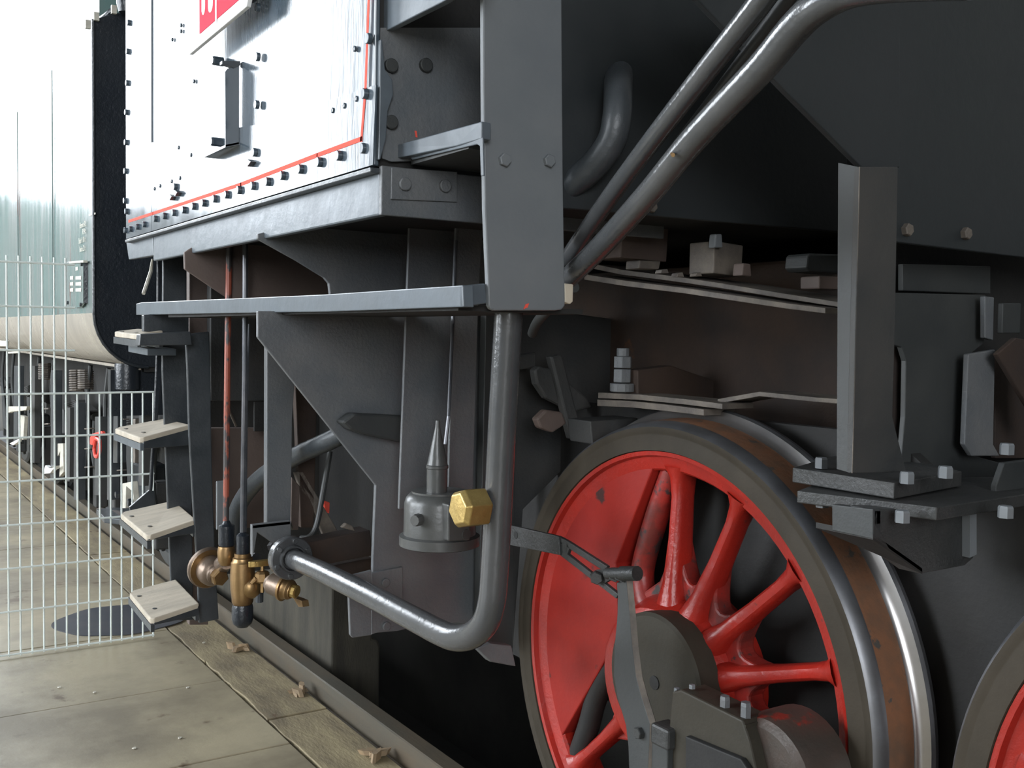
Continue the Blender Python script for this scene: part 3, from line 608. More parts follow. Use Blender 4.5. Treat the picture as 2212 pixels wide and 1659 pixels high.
g = G(); g.prism([A, B, B+V(.02, .0, .004), A+V(.02, 0, 0)], (0, .03, 0)); g.build('hanger_edge', 'plate', hc)
g = G(); g.prism([P(1886, 1166, y=1.10), P(1992, 1240, y=1.10), P(1992, 1240, y=1.10)+V(0, .10, .03), P(1886, 1166, y=1.10)+V(0, .12, .0)], (0, 0, .01)); g.build('hanger_rib', 'soot', hc)
for a, b, yy_ in [(1959, 1034, 1.10), (2042, 1022, 1.06), (1949, 1118, 1.07), (2172, 1108, .98), (1776, 1086, 1.25), (1774, 1002, 1.3), (2175, 972, 1.05)]:
    p = P(a, b, y=yy_); bolt(L, p-V(0, 0, .008), (0, 0, 1), .0125, .02, 'plate', 'stay_bolt', label=None)
# casing behind the post
sheet('box_casing', [(1950, 570), (2140, 575), (2140, 635), (1950, 628)], 1.34, 'dark')
sheet('spring_casing', [(1930, 632), (2130, 637), (2128, 740), (2090, 770), (2085, 960), (2105, 985), (2200, 1010), (2200, 1050), (1930, 1040), (1948, 980), (1955, 900), (1957, 780), (1948, 750), (1930, 745)], 1.30, 'dark')
sheet('rust_backing', [(1830, 440), (2900, 440), (2900, 1100), (1900, 1060)], 1.40, 'soot')  # plain dark sheet behind the casing
sheet('rust_panel', [(2150, 770), (2330, 770), (2330, 990), (2150, 990)], 1.34, 'rust')
sheet('rust_panel', [(1925, 745), (1962, 745), (1962, 960), (1925, 960)], 1.33, 'rust')
sheet('channel_side', [(2092, 765), (2150, 755), (2146, 960), (2160, 985), (2100, 985), (2084, 960)], 1.26, 'gusset', 'pale flange of a channel')
sheet('channel_top', [(2128, 640), (2148, 642), (2146, 735), (2128, 730)], 1.27, 'gusset')
sheet('small_cover', [(2167, 655), (2206, 655), (2204, 720), (2165, 720)], 1.25, 'dark')
sheet('rust_lever', [(2155, 765), (2195, 730), (2260, 740), (2260, 940), (2205, 850)], 1.22, 'rust', 'rust brown angled lever')
sheet('side_cover', [(2170, 1000), (2330, 980), (2330, 1060), (2152, 1075), (2152, 1050)], 1.1, 'dark')
# --- long inclined pipes
def pipe(name, pts, rr, m_, lab=None, sides=20): return G().tube(smooth_path(pts, 6), rr, sides).build(name, m_, L, lab)
pipe('inclined_pipe', [P(1715, -100, x=.95), P(1638, 10, x=.99), P(1520, 160, x=1.04), P(1400, 315, x=1.10), P(1300, 450, x=1.16), P(1225, 560, x=1.21)], .0165, 'pipe', 'thinner inclined pipe on the left')
pipe('inclined_pipe', [P(1760, -80, x=1.0), P(1690, 15, x=1.03), P(1560, 190, x=1.08), P(1460, 320, x=1.13), P(1380, 430, x=1.16)], .010, 'dark', 'thin pipe squeezed between two larger pipes')
pipe('inclined_pipe', [P(2100, -45, x=.96), P(1950, -38, x=.97), P(1840, -22, x=.98), P(1770, 12, x=.98), P(1715, 62, x=.99), P(1640, 152, x=1.01), P(1500, 300, x=1.05), P(1400, 420, x=1.09), P(1300, 530, x=1.15), P(1228, 600, x=1.20)], .0205, 'pipe', 'thick inclined pipe curving over to the right')
pipe('bent_hose', [P(1338, 150, y=1.72), P(1337, 160, y=1.64), P(1335, 190, y=1.575), P(1333, 250, y=1.55), P(1318, 310, y=1.56), P(1270, 370, y=1.60), P(1200, 420, y=1.66), P(1150, 450, y=1.7)], .0275, 'black', 'dark curved hose in the corner')
pipe('cross_pipe', [P(1240, 620, x=1.3), P(1215, 640, x=1.32), P(1165, 690, x=1.36), P(1150, 720, x=1.4)], .012, 'dark')
G().tube([P(1450, 330, x=1.05), P(1454, 335, x=1.03)], .003, 8).build('pipe_nipple', 'brass', L)
# patch of pale sheet at the very top
sheet('top_panel', [(1512, -80), (1660, -80), (1580, 48), (1560, 45), (1515, 5)], 1.40, 'gusset')
# --- trough strips and blocks over the ash pan
def strip(pix, x, w_, m_, name='spring_leaf', lab=None, th=9):
    g = G(); top_ = [P(a, b, x=x) for a, b in pix]; bot_ = [P(a, b+th, x=x) for a, b in pix]
    n = len(pix); vs = top_+bot_+[p+V(w_, 0, 0) for p in top_]+[p+V(w_, 0, 0) for p in bot_]; fs = []
    for i in range(n-1):
        fs += [(i, i+1, n+i+1, n+i), (2*n+i, 3*n+i, 3*n+i+1, 2*n+i+1), (i, 2*n+i, 2*n+i+1, i+1), (n+i, n+i+1, 3*n+i+1, 3*n+i)]
    fs += [(0, n, 3*n, 2*n), (n-1, 3*n-1, 4*n-1, 2*n-1)]
    g.add(vs, fs); return g.build(name, m_, L, lab, bevel=.001)
strip([(1283, 570), (1340, 582), (1450, 596), (1560, 612), (1700, 635), (1810, 652)], 1.62, .16, 'duststeel', 'plate_edge', 'dusty upper plate edge above the wheel', 11)
strip([(1262, 592), (1350, 606), (1480, 622), (1600, 640), (1700, 655), (1783, 665)], 1.58, .12, 'duststeel', 'plate_edge', 'dusty lower plate edge above the wheel', 12)
back('hanger_block', [(1345, 482), (1445, 490), (1440, 566), (1340, 556)], 1.95, .1, 'brownpaint', 'brownish block under the tank')
back('hanger_block', [(1382, 562), (1428, 564), (1424, 582), (1380, 580)], 1.85, .05, 'duststeel')
back('hanger_block', [(1543, 520), (1606, 530), (1602, 598), (1541, 590)], 1.70, .08, 'duststeel')
back('hanger_stud', [(1546, 505), (1560, 505), (1562, 535), (1543, 535)], 1.68, .02, 'plate')
back('hanger_stud', [(1606, 568), (1622, 570), (1624, 598), (1603, 595)], 1.62, .03, 'brownpaint')
back('rounded_block', [(1745, 552), (1750, 547), (1830, 550), (1830, 592), (1750, 586), (1742, 578)], 1.45, .06, 'dark', None, .006)
back('small_block', [(1770, 596), (1830, 598), (1830, 626), (1770, 624)], 1.42, .05, 'brownpaint')
for a, b, ww, hh in [(1465, 590, 10, 8), (1505, 590, 9, 7), (1430, 583, 12, 7)]: back('grit_lump', [(a, b), (a+ww, b-2), (a+ww+3, b+hh), (a-2, b+hh)], 1.65, .02, 'duststeel', None, .001)
# lit sliver of far side seen through the gap
# bolt stack
bs = P(1345, 800, x=1.70)
def zx(py): return P(1345, py, x=1.70).z
nutp = [((1331, 1364), 752, 770, 12, 10), ((0, 0), 770, 795, 18, 6), ((0, 0), 797, 826, 18, 6), ((0, 0), 828, 846, 23, 20)]
wpx = lambda a: a/2240*2.5
for _, p0, p1, rr, sd in nutp:
    G().lathe(V(bs.x, bs.y, zx(p1)), (0, 0, 1), [(wpx(rr*1.25), 0), (wpx(rr*1.25), zx(p0)-zx(p1))], sd, smooth=False).build('spring_nut', 'gusset', L, bevel=.002)
strip([(1292, 848), (1380, 852), (1480, 862), (1560, 872)], 1.68, .1, 'duststeel', 'spring_leaf', None, 12)
strip([(1290, 863), (1360, 866), (1440, 874), (1520, 884)], 1.68, .1, 'duststeel', 'spring_leaf', None, 14)
strip([(1550, 862), (1640, 846), (1760, 858), (1810, 862)], 1.72, .1, 'duststeel', 'spring_leaf', None, 10)
back('axlebox_top', [(1275, 910), (1420, 900), (1420, 950), (1280, 960)], 2.15, .1, 'grime')
back('rust_block', [(1378, 800), (1450, 790), (1600, 840), (1590, 880), (1378, 862)], 2.05, .05, 'rust')
# rounded levers in the dark at left of the wheel
for pix, y_, m_ in [([(1155, 800), (1165, 790), (1200, 800), (1270, 860), (1280, 880), (1240, 890), (1180, 860), (1160, 830)], 2.35, 'grime'), ([(1160, 905), (1180, 885), (1215, 890), (1225, 915), (1195, 935), (1168, 925)], 2.3, 'brownpaint'), ([(1190, 770), (1215, 765), (1260, 940), (1235, 950)], 2.33, 'grime'), ([(1110, 770), (1160, 760), (1160, 795), (1110, 800)], 2.38, 'grime')]:
    back('brake_lever', pix, y_, .03, m_, None, .006)
back('guard_stay', [(1105, 1395), (1115, 1440), (1060, 1430), (1030, 1400), (1060, 1390)], 2.2, .03, 'gusset')
back('guard_wall', [(1108, 660), (1330, 690), (1330, 900), (1250, 980), (1130, 1100), (1108, 1400)], 2.5, .02, 'grime', None, .002)
# --- wheel
def wheel(yc, full=True):
    W = thing('driving_wheel', (1.68, yc, .625), None, None); W.parent = L; W.location = V(1.68, yc, .625)-V(2.46, 1.8, 0); LOC[W.name] = V(1.68, yc, .625)
    W['label'] = 'red spoked driving wheel with counterweight' if full else 'rear driving wheel cut by the frame edge'
    c = V(1.62, yc, .625); ax_ = V(1, 0, 0)
    prof = [(.548, .012), (.550, 0), (.582, 0), (.586, .002), (.590, .002), (.594, 0), (.606, 0), (.612, .006), (.618, .022), (.620, .03), (.6235, .090), (.6245, .098), (.628, .106), (.636, .112), (.648, .118), (.652, .126), (.651, .136), (.640, .142), (.55, .145), (.548, .012)]
    mi = [0, 0, 0, 0, 0, 0, 1, 1, 1, 2, 2, 3, 3, 3, 1, 1, 1, 0, 0, 0]
    G().lathe(c, ax_, prof, 128, mi=mi[:len(prof)-1]).build('tyre', ['tyre', 'tread', 'treadrust', 'flange'], W, 'dark steel tyre with rusty tread')
    rim = [(.500, .035), (.505, .028), (.534, .020), (.538, .006), (.548, .004), (.548, .125), (.505, .120), (.500, .110), (.500, .035)]
    G().lathe(c, ax_, rim, 96).build('rim', 'red', W)
    # spokes
    def pt(r_, a, x_): return V(x_, yc-r_*math.cos(a), .625+r_*math.sin(a))
    angs = [90, 66, 42, 18, -6, -30, -54, -78, -102, -138] if full else [24*k for k in range(15)]
    for a in angs:
        a = math.radians(a); d_ = V(0, -math.cos(a), math.sin(a)); tn = V(0, math.sin(a), math.cos(a)); g = G(); vs = []
        secs = [(.17, .040, .045, 1.668), (.24, .024, .034, 1.672), (.34, .019, .028, 1.678), (.44, .018, .026, 1.682), (.485, .022, .03, 1.682), (.512, .042, .038, 1.682)]
        n = 16
        for r_, wt, wx, xc in secs:
            for k in range(n):
                t_ = 2*PI*k/n; cc, ss = math.cos(t_), math.sin(t_)
                vs.append(V(xc, yc, .625)+d_*r_+tn*(wt*math.copysign(abs(cc)**.75, cc))+V(wx*1.15*math.copysign(abs(ss)**.75, ss), 0, 0))
        fs = [(i*n+k, i*n+(k+1) % n, (i+1)*n+(k+1) % n, (i+1)*n+k) for i in range(len(secs)-1) for k in range(n)]
        g.add(vs, fs, 0, True); g.build('spoke', 'red', W)
    # hub with curved webs between spokes
    g = G(); pts = []
    wa = angs if full else angs[::-1]
    for i in range(len(wa)):
        a0_ = wa[i]; a1_ = wa[(i+1) % len(wa)]; da = ((a0_-a1_) % 360)
        for k in range(9):
            f = k/9; a = math.radians(a0_-da*f); rr = .245+.10*abs(1-2*f)**2.2 if da < 40 else .22+.12*max(0, 1-min(f, 1-f)*8)
            pts.append(pt(rr, a, 1.665))
    g.prism(pts, (.05, 0, 0)); g.build('hub_web', 'redstain', W, bevel=.006)
    G().lathe(c, ax_, [(0, -.03), (.165, -.03), (.178, -.024), (.185, .0), (.198, .03), (.205, .05), (.205, .15), (0, .15)], 48).build('hub', 'red', W)
    if full:
        # counterweight: sector plate closed by two straight edges
        p_ = [(.526, 96.5), (.318, 134), (.19, 150), (.19, 175), (.242, -177.3), (.555, -147)]
        g = G(); pts = [pt(.528, math.radians(96.5), 1.648), pt(.318, math.radians(131), 1.648), pt(.20, math.radians(160), 1.648), pt(.235, math.radians(-178), 1.648), pt(.525, math.radians(-146), 1.648)]
        for k in range(1, 20):
            a = -146-(360-146-96.5)*k/20; pts.append(pt(.530, math.radians(a), 1.648))
        g.prism(pts, (.085, 0, 0)); cw_ = g.build('counterweight', 'cwred', W, 'flat red crescent counterweight', bevel=.004)
        # small links beside the counterweight edges
        g = G()
        for k in range(1): 
            pts = [pt(.50, math.radians(93), 1.675), pt(.23, math.radians(125), 1.675), pt(.23, math.radians(112), 1.675), pt(.30, math.radians(104), 1.675), pt(.50, math.radians(98), 1.675)]
            g.prism(pts, (.05, 0, 0))
        # curved spoke below the counterweight
        g = G(); path_ = [pt(.50, math.radians(-140.5), 1.68), pt(.42, math.radians(-146), 1.68), pt(.33, math.radians(-158), 1.68), pt(.24, math.radians(-172), 1.68), pt(.19, math.radians(-175), 1.68)]
        g.tube(smooth_path(path_, 5), .030, 14); g.build('curved_spoke', 'soot', W, 'dark curved spoke under the counterweight')
        g = G(); path_ = [pt(.18, math.radians(128), 1.68), pt(.27, math.radians(124), 1.69), pt(.38, math.radians(106), 1.69), pt(.50, math.radians(95), 1.69)]
        g.tube(smooth_path(path_, 5), .030, 14); g.build('edge_spoke', 'redstain', W)
        # axle end disc
        cc = V(1.568, yc-.036, .625+.022)
        G().lathe(cc, ax_, [(0, .0), (.150, 0), (.158, .006), (.160, .06), (0, .06)], 56).build('axle_disc', 'hub', W, 'dark greasy axle end disc')
        hc_ = P(1413, 1475, x=1.566)
        G().lathe(hc_, ax_, [(.0, -.001), (.013, -.001), (.016, -.0005), (.016, .004), (0, .004)], 20).build('centre_hole', 'soot', W)
    return W
wheel(1.835, True)
W2 = wheel(.462, False)
# --- coupling rod end and crank
g = G(); g.prism(polyx([(1452, 1494), (1470, 1490), (1603, 1556), (1618, 1600), (1640, 1700), (1640, 1760), (1448, 1760), (1440, 1640), (1446, 1560)], 1.44), (.07, 0, 0)); cr = g.build('coupling_rod', 'hub', L, 'greasy brown coupling rod end with bolts', bevel=.004)
g = G(); g.prism(polyx([(1480, 1590), (1600, 1640), (1640, 1700), (1600, 1760), (1480, 1760)], 1.425), (.015, 0, 0)); g.build('rod_recess', 'soot', cr, bevel=.003)
bz = P(1700, 1680, x=1.52)
G().lathe(V(1.47, bz.y+.02, bz.z), (1, 0, 0), [(0, 0), (.10, 0), (.115, .01), (.12, .03), (.12, .12), (0, .12)], 36).build('crank_boss', 'crank', L, 'worn crank boss with traces of red')
for a, b in [(1566, 1518), (1611, 1532)]:
    p = P(a, b, x=1.46); bolt(L, p-V(0, 0, .022), (0, 0, 1), .011, .036, 'gusset', 'rod_bolt'); G().box(p-V(.018, .018, .030), p+V(.018, .018, -.022)).build('washer', 'hub', L)
for a, b in [(1462, 1494), (1522, 1524), (1495, 1487)]: bolt(L, P(a, b, x=1.46), (0, 0, 1), .007, .008, 'plate', 'stud')
g = G(); g.prism(polyx([(1515, 1655), (1530, 1644), (1550, 1646), (1570, 1659), (1570, 1700), (1515, 1700)], 1.43), (.01, 0, 0)); g.build('oil_cup', 'hub', cr)
# --- lever, its lit edge put in as a paler strip
def c6(a, b): return (1240+a/3.325, 1160+b/3.325)
out_ = [c6(*q) for q in [(305, 330), (372, 290), (400, 560), (420, 800), (445, 1000), (480, 1130), (545, 1340), (540, 1500), (530, 1700), (395, 1700), (388, 1500), (370, 1350), (310, 1150), (285, 1000), (288, 800), (310, 560), (312, 430)]]
g = G(); g.prism(polyx(out_, 1.42), (.014, 0, 0)); lv = g.build('lubricator_lever', 'dark', L, 'long flat bent lever in front of the hub', bevel=.002)
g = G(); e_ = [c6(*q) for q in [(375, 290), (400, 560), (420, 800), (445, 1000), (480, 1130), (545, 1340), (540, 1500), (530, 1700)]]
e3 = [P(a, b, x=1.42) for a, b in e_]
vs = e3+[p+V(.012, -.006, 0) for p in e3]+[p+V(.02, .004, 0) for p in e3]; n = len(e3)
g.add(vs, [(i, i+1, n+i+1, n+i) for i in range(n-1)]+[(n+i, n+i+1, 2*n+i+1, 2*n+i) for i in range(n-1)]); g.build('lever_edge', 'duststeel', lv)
g = G(); A = P(*c6(548, 1330), x=1.42); g.box((A.x, A.y-.055, A.z-.045), (A.x+.05, A.y, A.z)); g.build('lever_tab', 'casting', lv, bevel=.006)
g = G(); A = P(*c6(545, 1440), x=1.42); g.box((A.x+.005, A.y-.05, A.z-.25), (A.x+.04, A.y, A.z)); g.build('lever_tail', 'dark', lv, bevel=.003)
bolt(lv, P(*c6(478, 1405), x=1.42), (-1, 0, 0), .013, .012, 'casting')
g = G(); A, B = P(*c6(240, 262), x=1.41), P(*c6(455, 262), x=1.41)
g.tube([A, A+(B-A)*.5], .013, 12); g.tube([A+(B-A)*.5, B], .016, 12); g.build('pivot_pin', 'casting', lv)
for q in [(160, 285), (290, 265), (330, 265)]: bolt(lv, P(*c6(*q), x=1.42), (-.6, -.8, 0), .015, .02, 'casting')
# slotted arm
def c5(a, b): return (1080+a/2.077, 860+b/2.077)
g = G(); g.prism(polyx([c5(*q) for q in [(45, 570), (262, 620), (268, 705), (45, 660)]], 1.42), (.010, 0, 0)); ar = g.build('slotted_arm', 'casting', L, 'slotted arm reaching in front of the wheel', bevel=.0015)
for seg in ([(262, 620), (300, 640), (480, 755), (470, 780), (300, 670), (262, 650)], [(262, 680), (268, 705), (520, 900), (530, 880), (290, 690)], [(262, 640), (300, 650), (312, 672), (300, 705), (262, 690)], [(430, 770), (500, 760), (530, 790), (470, 830), (420, 800)]):
    g = G(); g.prism(polyx([c5(*q) for q in seg], 1.425), (.010, 0, 0)); g.build('arm_rail', 'casting', ar, bevel=.0015)
G().lathe(P(*c5(70, 615), x=1.419), (1, 0, 0), [(0, 0), (.009, 0), (.009, .002), (0, .002)], 14).build('arm_hole', 'soot', ar)

# ================================================================= VEHICLE BEYOND
vy0, vy1 = 5.45, 14.5; vxs = 1.065
T = thing('tender', (2.46, 11, 0), 'dirty green tender or wagon with black end plate standing beyond the fence', 'railway vehicle')
def section(z1): 
    pts = [(vxs, z1), (vxs, 1.52)]
    for k in range(1, 9):
        a = PI/2*k/8; pts.append((vxs+.26*(1-math.cos(a)), 1.52-.27*math.sin(a)))
    return pts
sec = section(2.95)
def shell(pts, th=.01):
    inner = []
    for k, (a, b) in enumerate(pts):
        p0 = pts[max(k-1, 0)]; p1 = pts[min(k+1, len(pts)-1)]; tx, tz = p1[0]-p0[0], p1[1]-p0[1]; l_ = math.hypot(tx, tz); inner.append((a-tz/l_*th, b+tx/l_*th))
    return G().prism([V(a, vy0, b) for a, b in pts]+[V(a, vy0, b) for a, b in inner[::-1]], (0, vy1-vy0, 0), 0, True)
shell(sec[:2]).build('side_sheet', 'teal', T, 'streaked green side sheet')
shell(sec[1:]).build('curved_skirt', 'cream', T, 'cream curved lower casing')
G().box((vxs+.24, vy0+.01, 1.225), (3.6, vy1, 1.26)).build('under_sheet', 'soot', T)
G().box((vxs+.20, vy0+.01, 1.235), (vxs+.225, vy1, 1.25)).build('lower_beading', 'cream', T)
ep = [V(a-.004, vy0-.015, b) for a, b in sec]+[V(3.6, vy0-.015, 1.25), V(3.6, vy0-.015, 3.05), V(1.3, vy0-.015, 3.02), V(1.17, vy0-.015, 3.0)]
ed = G().prism(ep, (0, .02, 0)).build('end_plate', 'endblack', T, 'glossy black end plate', bevel=.002)
pts = sec; g = G(); g.tube([V(a-.006, vy0-.017, b) for a, b in sec], .009, 8); g.build('edge_beading', 'endblack', ed)
G().prism([V(vxs, vy0, 2.945), V(1.35, vy0, 2.99), V(3.6, vy0, 2.99), V(3.6, vy0, 2.945)], (0, vy1-vy0, 0)).build('deck', 'teal', T)
G().box((1.16, vy0+.35, 2.97), (3.6, vy1, 4.2)).build('upper_casing', 'teal', T, 'upper casing set back from the side')
g = G(); g.tube(smooth_path([P(248, 18, y=vy0-.02), P(228, 35, y=vy0+.05), P(200, 55, y=vy0+.3), P(175, 85, y=vy0+.7)], 4), .015, 10); g.build('grab_rail', 'endblack', T)
for a, b in [(246, 21), (208, 36), (190, 53)]: G().box(P(a, b, y=vy0-.03)-V(.012, .01, .02), P(a, b, y=vy0-.03)+V(.012, .01, .02)).build('rail_knob', 'offwhite', T)
G().lathe(P(270, 0, y=vy0-.1), (0, 0, 1), [(.03, -.06), (.04, -.02), (.04, .04), (.03, .08)], 14).build('lamp_iron', 'endblack', T)
# side seams
for yy_ in (6.6, 8.0, 9.6, 11.6, 14): G().box((vxs-.011, yy_-.006, 1.52), (vxs-.004, yy_+.006, 2.94)).build('side_seam', 'teal', T)
# data panel and box at the corner
xd = vxs-.02
g = G(); g.prism(polyx([(144, 566), (181, 562), (181, 652), (172, 664), (158, 664)], xd), (.012, 0, 0)); dp = g.build('data_panel', 'teal', T, 'small data panel with pale entries', bevel=.002)
g = G(); A, B = P(181, 566, x=xd), P(181, 655, x=xd); g.prism([A, B, B+V(.11, -.02, -.0), A+V(.11, -.02, 0)], (0, .012, 0)); g.build('box_side', 'endblack', T, 'dark side of the corner box')
g = G(); g.prism(polyx([(149, 565), (180, 562), (180, 567), (149, 569)], xd-.01), (.02, 0, 0)); g.build('panel_lid', 'offwhite', dp)
for k, b in enumerate((598, 611, 624)):
    for u0, u1 in ((151, 158), (163, 175)):
        g = G(); g.prism(polyx([(u0, b-1), (u1, b-2), (u1, b+6), (u0, b+6)], xd-.002), (.001, 0, 0)); g.build('entry_block', 'offwhite', dp)
g = G(); g.prism(polyx([(163, 577), (168, 576), (168, 584), (163, 585)], xd-.002), (.001, 0, 0)); g.build('entry_block', 'offwhite', dp)
for a, b in [(148, 654), (176, 658), (178, 571)]: bolt(dp, P(a, b, x=xd-.001), (-1, 0, 0), .01, .01, 'black', sides=8)
# stencilled lettering on the side
def text(s_, pix, h, x, par, m_='offwhite', sx=1.0):
    cu = bpy.data.curves.new('lettering', 'FONT'); cu.body = s_; cu.size = h/.72; cu.extrude = .0004; cu.align_x = 'RIGHT'
    to = bpy.data.objects.new('tmp', cu); col.objects.link(to)
    bpy.context.view_layer.update(); dg = bpy.context.evaluated_depsgraph_get()
    me = bpy.data.meshes.new_from_object(to.evaluated_get(dg)); bpy.data.objects.remove(to)
    p = P(*pix, x=x)
    me.transform(Matrix(((0, 0, -1, 0), (-sx, 0, 0, 0), (0, 1, 0, 0), (0, 0, 0, 1))))
    me.materials.append(M[m_]); ob = bpy.data.objects.new('lettering', me); col.objects.link(ob); ob.parent = par; ob.location = p-LOC[par.name]; LOC[ob.name] = p
for s_, pix in [('Hbrems 42 t', (186, 488)), ('R 94 t', (185, 504)), ('Bodr R 101 t', (184.5, 522)), ('Hacke 23 t', (184, 541))]:
    text(s_, pix, .030, vxs-.0065, T, sx=.8)
g = G(); g.prism(polyx([(192, 463), (206, 459), (206, 463), (192, 467)], vxs-.006), (.001, 0, 0)); g.build('painted_dash', 'offwhite', T)
# underframe and running gear
G().box((1.60, vy0+.1, .75), (1.64, vy1, 1.22)).build('sole_bar', 'soot', T)
G().lathe(P(275, 785, y=vy0+.05)+V(0, 0, 0), (0, 0, -1), [(.06, 0), (.062, .01), (.062, .13), (.05, .145), (.0, .147)], 24).build('hanging_cylinder', 'endblack', T, 'glossy black hanging cylinder')
G().box((1.15, vy0+.05, 1.0), (3.6, vy0+.12, 1.235)).build('end_beam', 'endblack', T)
def twheel(y):
    c = V(1.645, y, .502); g = G()
    g.lathe(c, (1, 0, 0), [(.0, .03), (.38, .03), (.40, 0), (.47, 0), (.495, .02), (.50, .1), (.53, .12), (.52, .13), (0, .13)], 48); g.build('running_wheel', 'dark', T)
for y in (6.3, 8.1, 10.3, 12.1): twheel(y)
for y in (6.3, 8.1, 10.3, 12.1):
    G().box((1.46, y-.16, .36), (1.60, y+.16, .66)).build('axlebox', 'black', T, bevel=.02)
    g = G(); g.prism([V(1.47, y-.34, .80), V(1.47, y+.34, .80), V(1.47, y+.22, .28), V(1.47, y+.17, .28), V(1.47, y+.17, .70), V(1.47, y-.17, .70), V(1.47, y-.17, .28), V(1.47, y-.22, .28)], (.03, 0, 0)); g.build('axle_guard', 'dark', T, bevel=.003)
    for k in range(7):
        ln = .42-.05*k; g = G(); zc = .92-k*.014
        g.prism([V(1.44, y-ln, zc-.05*(1-k*.1)), V(1.44, y, zc), V(1.44, y+ln, zc-.05*(1-k*.1)), V(1.44, y+ln, zc-.05*(1-k*.1)-.011), V(1.44, y, zc-.011), V(1.44, y-ln, zc-.05*(1-k*.1)-.011)], (.08, 0, 0)); g.build('spring_leaf', 'grime', T)
for y in (5.75, 6.75, 7.3, 8.7, 9.4, 10.9, 11.6):
    G().tube(smooth_path([V(1.40, y, 1.2), V(1.39, y+.05, .9), V(1.42, y-.05, .5), V(1.5, y+.1, .22)], 5), .014, 8).build('sand_pipe', 'dark', T)
    G().box((1.42, y-.05, .25), (1.50, y+.05, .62)).build('brake_block', 'grime', T, bevel=.01)
# coil springs
for px0, py0, py1 in [(166, 798, 845), (185, 798, 840), (320, 862, 890), (97, 785, 820)]:
    p = P(px0, py0, x=1.38); q = P(px0, py1, x=1.38); n = 90; hgt = p.z-q.z
    G().tube([V(p.x+.045*math.cos(k*2*PI/10), p.y+.045*math.sin(k*2*PI/10), q.z+hgt*k/n) for k in range(n)], .007, 6).build('coil_spring', 'duststeel', T, 'pale coil spring')
# bars, brackets and pale fittings that can be told apart behind the fence
def fit(name, pix, x, m_, t_=.03, lab=None): g = G(); g.prism(polyx(pix, x), (t_, 0, 0)); return g.build(name, m_, T, lab, bevel=.002)
fit('equaliser_bracket', [(262, 1045), (285, 1040), (290, 1090), (284, 1096), (284, 1060), (272, 1050), (271, 1098), (260, 1098)], 1.30, 'offwhite', .03, 'pale cast bracket')
bolt(T, P(257, 1068, x=1.29), (-1, 0, 0), .02, .02, 'endblack'); bolt(T, P(284, 1085, x=1.29), (-1, 0, 0), .022, .02, 'endblack')
fit('brake_hanger', [(120, 958), (136, 958), (137, 1020), (128, 1030), (130, 975), (122, 990)], 1.35, 'offwhite')
fit('brake_hanger', [(44, 896), (53, 900), (50, 950), (42, 948)], 1.35, 'offwhite')
fit('air_hose', [(98, 1005), (104, 1010), (118, 1012), (120, 1006), (108, 1022), (92, 1024)], 1.30, 'white')
fit('air_hose', [(20, 958), (40, 948), (38, 955), (28, 962)], 1.30, 'white')
fit('step_plate', [(14, 878), (58, 878), (56, 886), (22, 890), (18, 892)], 1.25, 'offwhite')
fit('lamp_bracket', [(-10, 735), (14, 737), (12, 748), (-10, 748)], 1.02, 'offwhite', .02)
fit('hose_bar', [(15, 760), (38, 759), (38, 763), (17, 764)], 1.2, 'offwhite', .02)
fit('brake_beam_end', [(208, 1098), (230, 1100), (270, 1108), (262, 1130), (235, 1128), (212, 1112)], 1.28, 'rust')
for k, (a, b) in enumerate([(182, 925), (182, 968), (182, 1008), (92, 882), (92, 915), (250, 1015), (255, 905)]): fit('hanger_link', [(a, b), (a+12, b-1), (a+12, b+2), (a, b+3)], 1.36, 'duststeel')
for a, b0_, b1_, m_ in [(66, 790, 1000, 'grime'), (110, 800, 1040, 'black'), (142, 880, 1040, 'grime'), (160, 870, 1080, 'black'), (205, 900, 1070, 'dark'), (232, 880, 1080, 'black'), (300, 870, 1050, 'grime'), (30, 790, 960, 'black'), (283, 905, 1000, 'duststeel'), (245, 860, 1000, 'black')]:
    g = G(); g.prism(polyx([(a, b0_), (a+9, b0_), (a+8, b1_), (a-1, b1_)], 1.33), (.05, 0, 0)); g.build('frame_bar', m_, T, bevel=.003)
# cylinder and rods low down: footstep
g = G(); g.prism([P(208, 1100, z=.42), P(245, 1096, z=.42), P(300, 1098, z=.42), P(262, 1122, z=.42), P(225, 1118, z=.42)], (0, 0, -.03)); g.build('foot_plate', 'black', T, bevel=.003)
g = G(); g.prism([P(280, 1096, y=5.2), P(324, 1058, y=5.2), P(335, 1062, y=5.2), P(335, 1140, y=5.2), P(290, 1140, y=5.2)], (0, .02, 0)); g.build('guard_iron', 'black', T, bevel=.002)
# red shackle hanging on the vehicle
rh = G(); pts = [P(a, b, x=1.22) for a, b in [(207, 950), (204, 968), (206, 984), (211, 986), (215, 975), (215, 952), (208, 948)]]
rh.tube(smooth_path(pts+[pts[0]], 4), .011, 8); rho = rh.build('shackle', 'hookred', T, 'red coupling shackle')
g = G(); g.prism(polyx([(194, 945), (198, 937), (218, 931), (221, 936), (204, 944), (199, 962), (194, 960)], 1.215), (.02, 0, 0)); g.build('shackle_hook', 'hookred', T, 'red hook', bevel=.003)

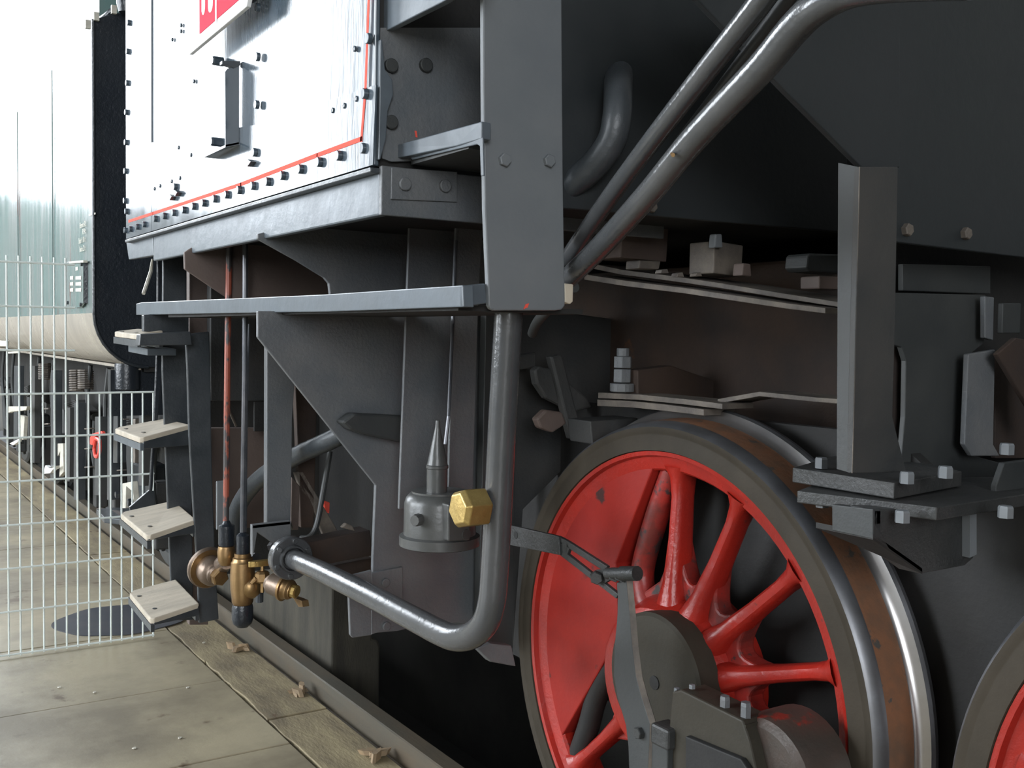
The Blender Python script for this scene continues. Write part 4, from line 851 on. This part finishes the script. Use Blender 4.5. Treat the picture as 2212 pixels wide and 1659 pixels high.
# ================================================================= FENCE
fy = 5.25
Fn = thing('mesh_fence', (.7, fy, FZ), 'pale galvanised steel mesh fence panel stepped down beside the track', 'fence')
zl = [P(160, 572, y=fy).z-(P(160, 572, y=fy).z-FZ-.012)*k/9 for k in range(10)]
xr0, xr1 = P(160, 800, y=fy).x, P(331, 1200, y=fy).x
x = xr1; xv = []
while x > -.7: xv.append(x); x -= .0502
vw = None; vs_ = None
for i, xx in enumerate(xv):
    tall = xx < xr0+.01
    zt2 = zl[0]+.03 if tall else zl[3]
    if tall:
        if vw is None: vw = G().tube([(xx, fy, FZ+.002), (xx, fy, zt2)], .0042, 6).build('upright_wire', 'galv', Fn)
        else: copy_to(vw, V(xx, fy, (FZ+.002+zt2)/2), Fn)
    else:
        if vs_ is None: vs_ = G().tube([(xx, fy, FZ+.002), (xx, fy, zt2)], .0042, 6).build('upright_wire', 'galv', Fn)
        else: copy_to(vs_, V(xx, fy, (FZ+.002+zt2)/2), Fn)
for k, z in enumerate(zl):
    xe = xr0 if k < 3 else xr1
    G().tube([(-.7, fy-.006, z), (xe+.003, fy-.006, z)], .0052, 6).build('cross_wire', 'galv', Fn)

# ================================================================= LITTER
def chips(px, py, s, label, seed):
    random.seed(seed); c = P(px, py, z=FZ)-V(.035, 0, 0)
    t_ = thing('wood_splinters', c, label, 'wood debris')
    for k in range(4):
        a = random.uniform(0, PI); ln = s*random.uniform(.5, 1); wd = ln*random.uniform(.25, .5); h = s*random.uniform(.15, .45)
        o_ = c+V(random.uniform(-s, s)*.4, random.uniform(-s, s)*.4, 0); u_ = V(math.cos(a), math.sin(a), 0); n_ = V(-u_.y, u_.x, 0)
        g = G(); g.prism([o_-u_*ln*.5, o_-u_*ln*.3+n_*wd*.5, o_+u_*ln*.2+n_*wd*.4, o_+u_*ln*.5, o_+u_*ln*.25-n_*wd*.5, o_-u_*ln*.35-n_*wd*.35], (u_.x*.01, u_.y*.01, h)); g.build('splinter', 'chip', t_)
chips(530, 1402, .09, 'splintered wood lump beside the rail nearest the lowest step', 1)
chips(655, 1497, .085, 'middle lump of splintered wood against the rail', 2)
chips(818, 1632, .09, 'orange brown splintered wood at the lower edge of the photo', 3)
for k, (a, b, lb) in enumerate([(204, 1496, 'pale paint flake in the middle of the near concrete slab'), (440, 1389, 'pale flake on the dark stained floor in front of the lowest step'), (388, 1595, 'small grey flake close to the lower floor joint'), (405, 1486, 'pale flake beside the dark floor smudge'), (128, 1485, 'leftmost pale flake below the fence'), (290, 1617, 'pale flake nearest the bottom of the photo')]):
    c = P(a, b, z=FZ); g = G(); s = .007
    g.prism([c+V(s*math.cos(q)*(1+.3*math.sin(3*q+k)), s*math.sin(q), 0) for q in [2*PI*j/6 for j in range(6)]], (.001, 0, .004))
    o = g.build('paint_flake', 'offwhite'); o['label'] = lb; o['category'] = 'flake'
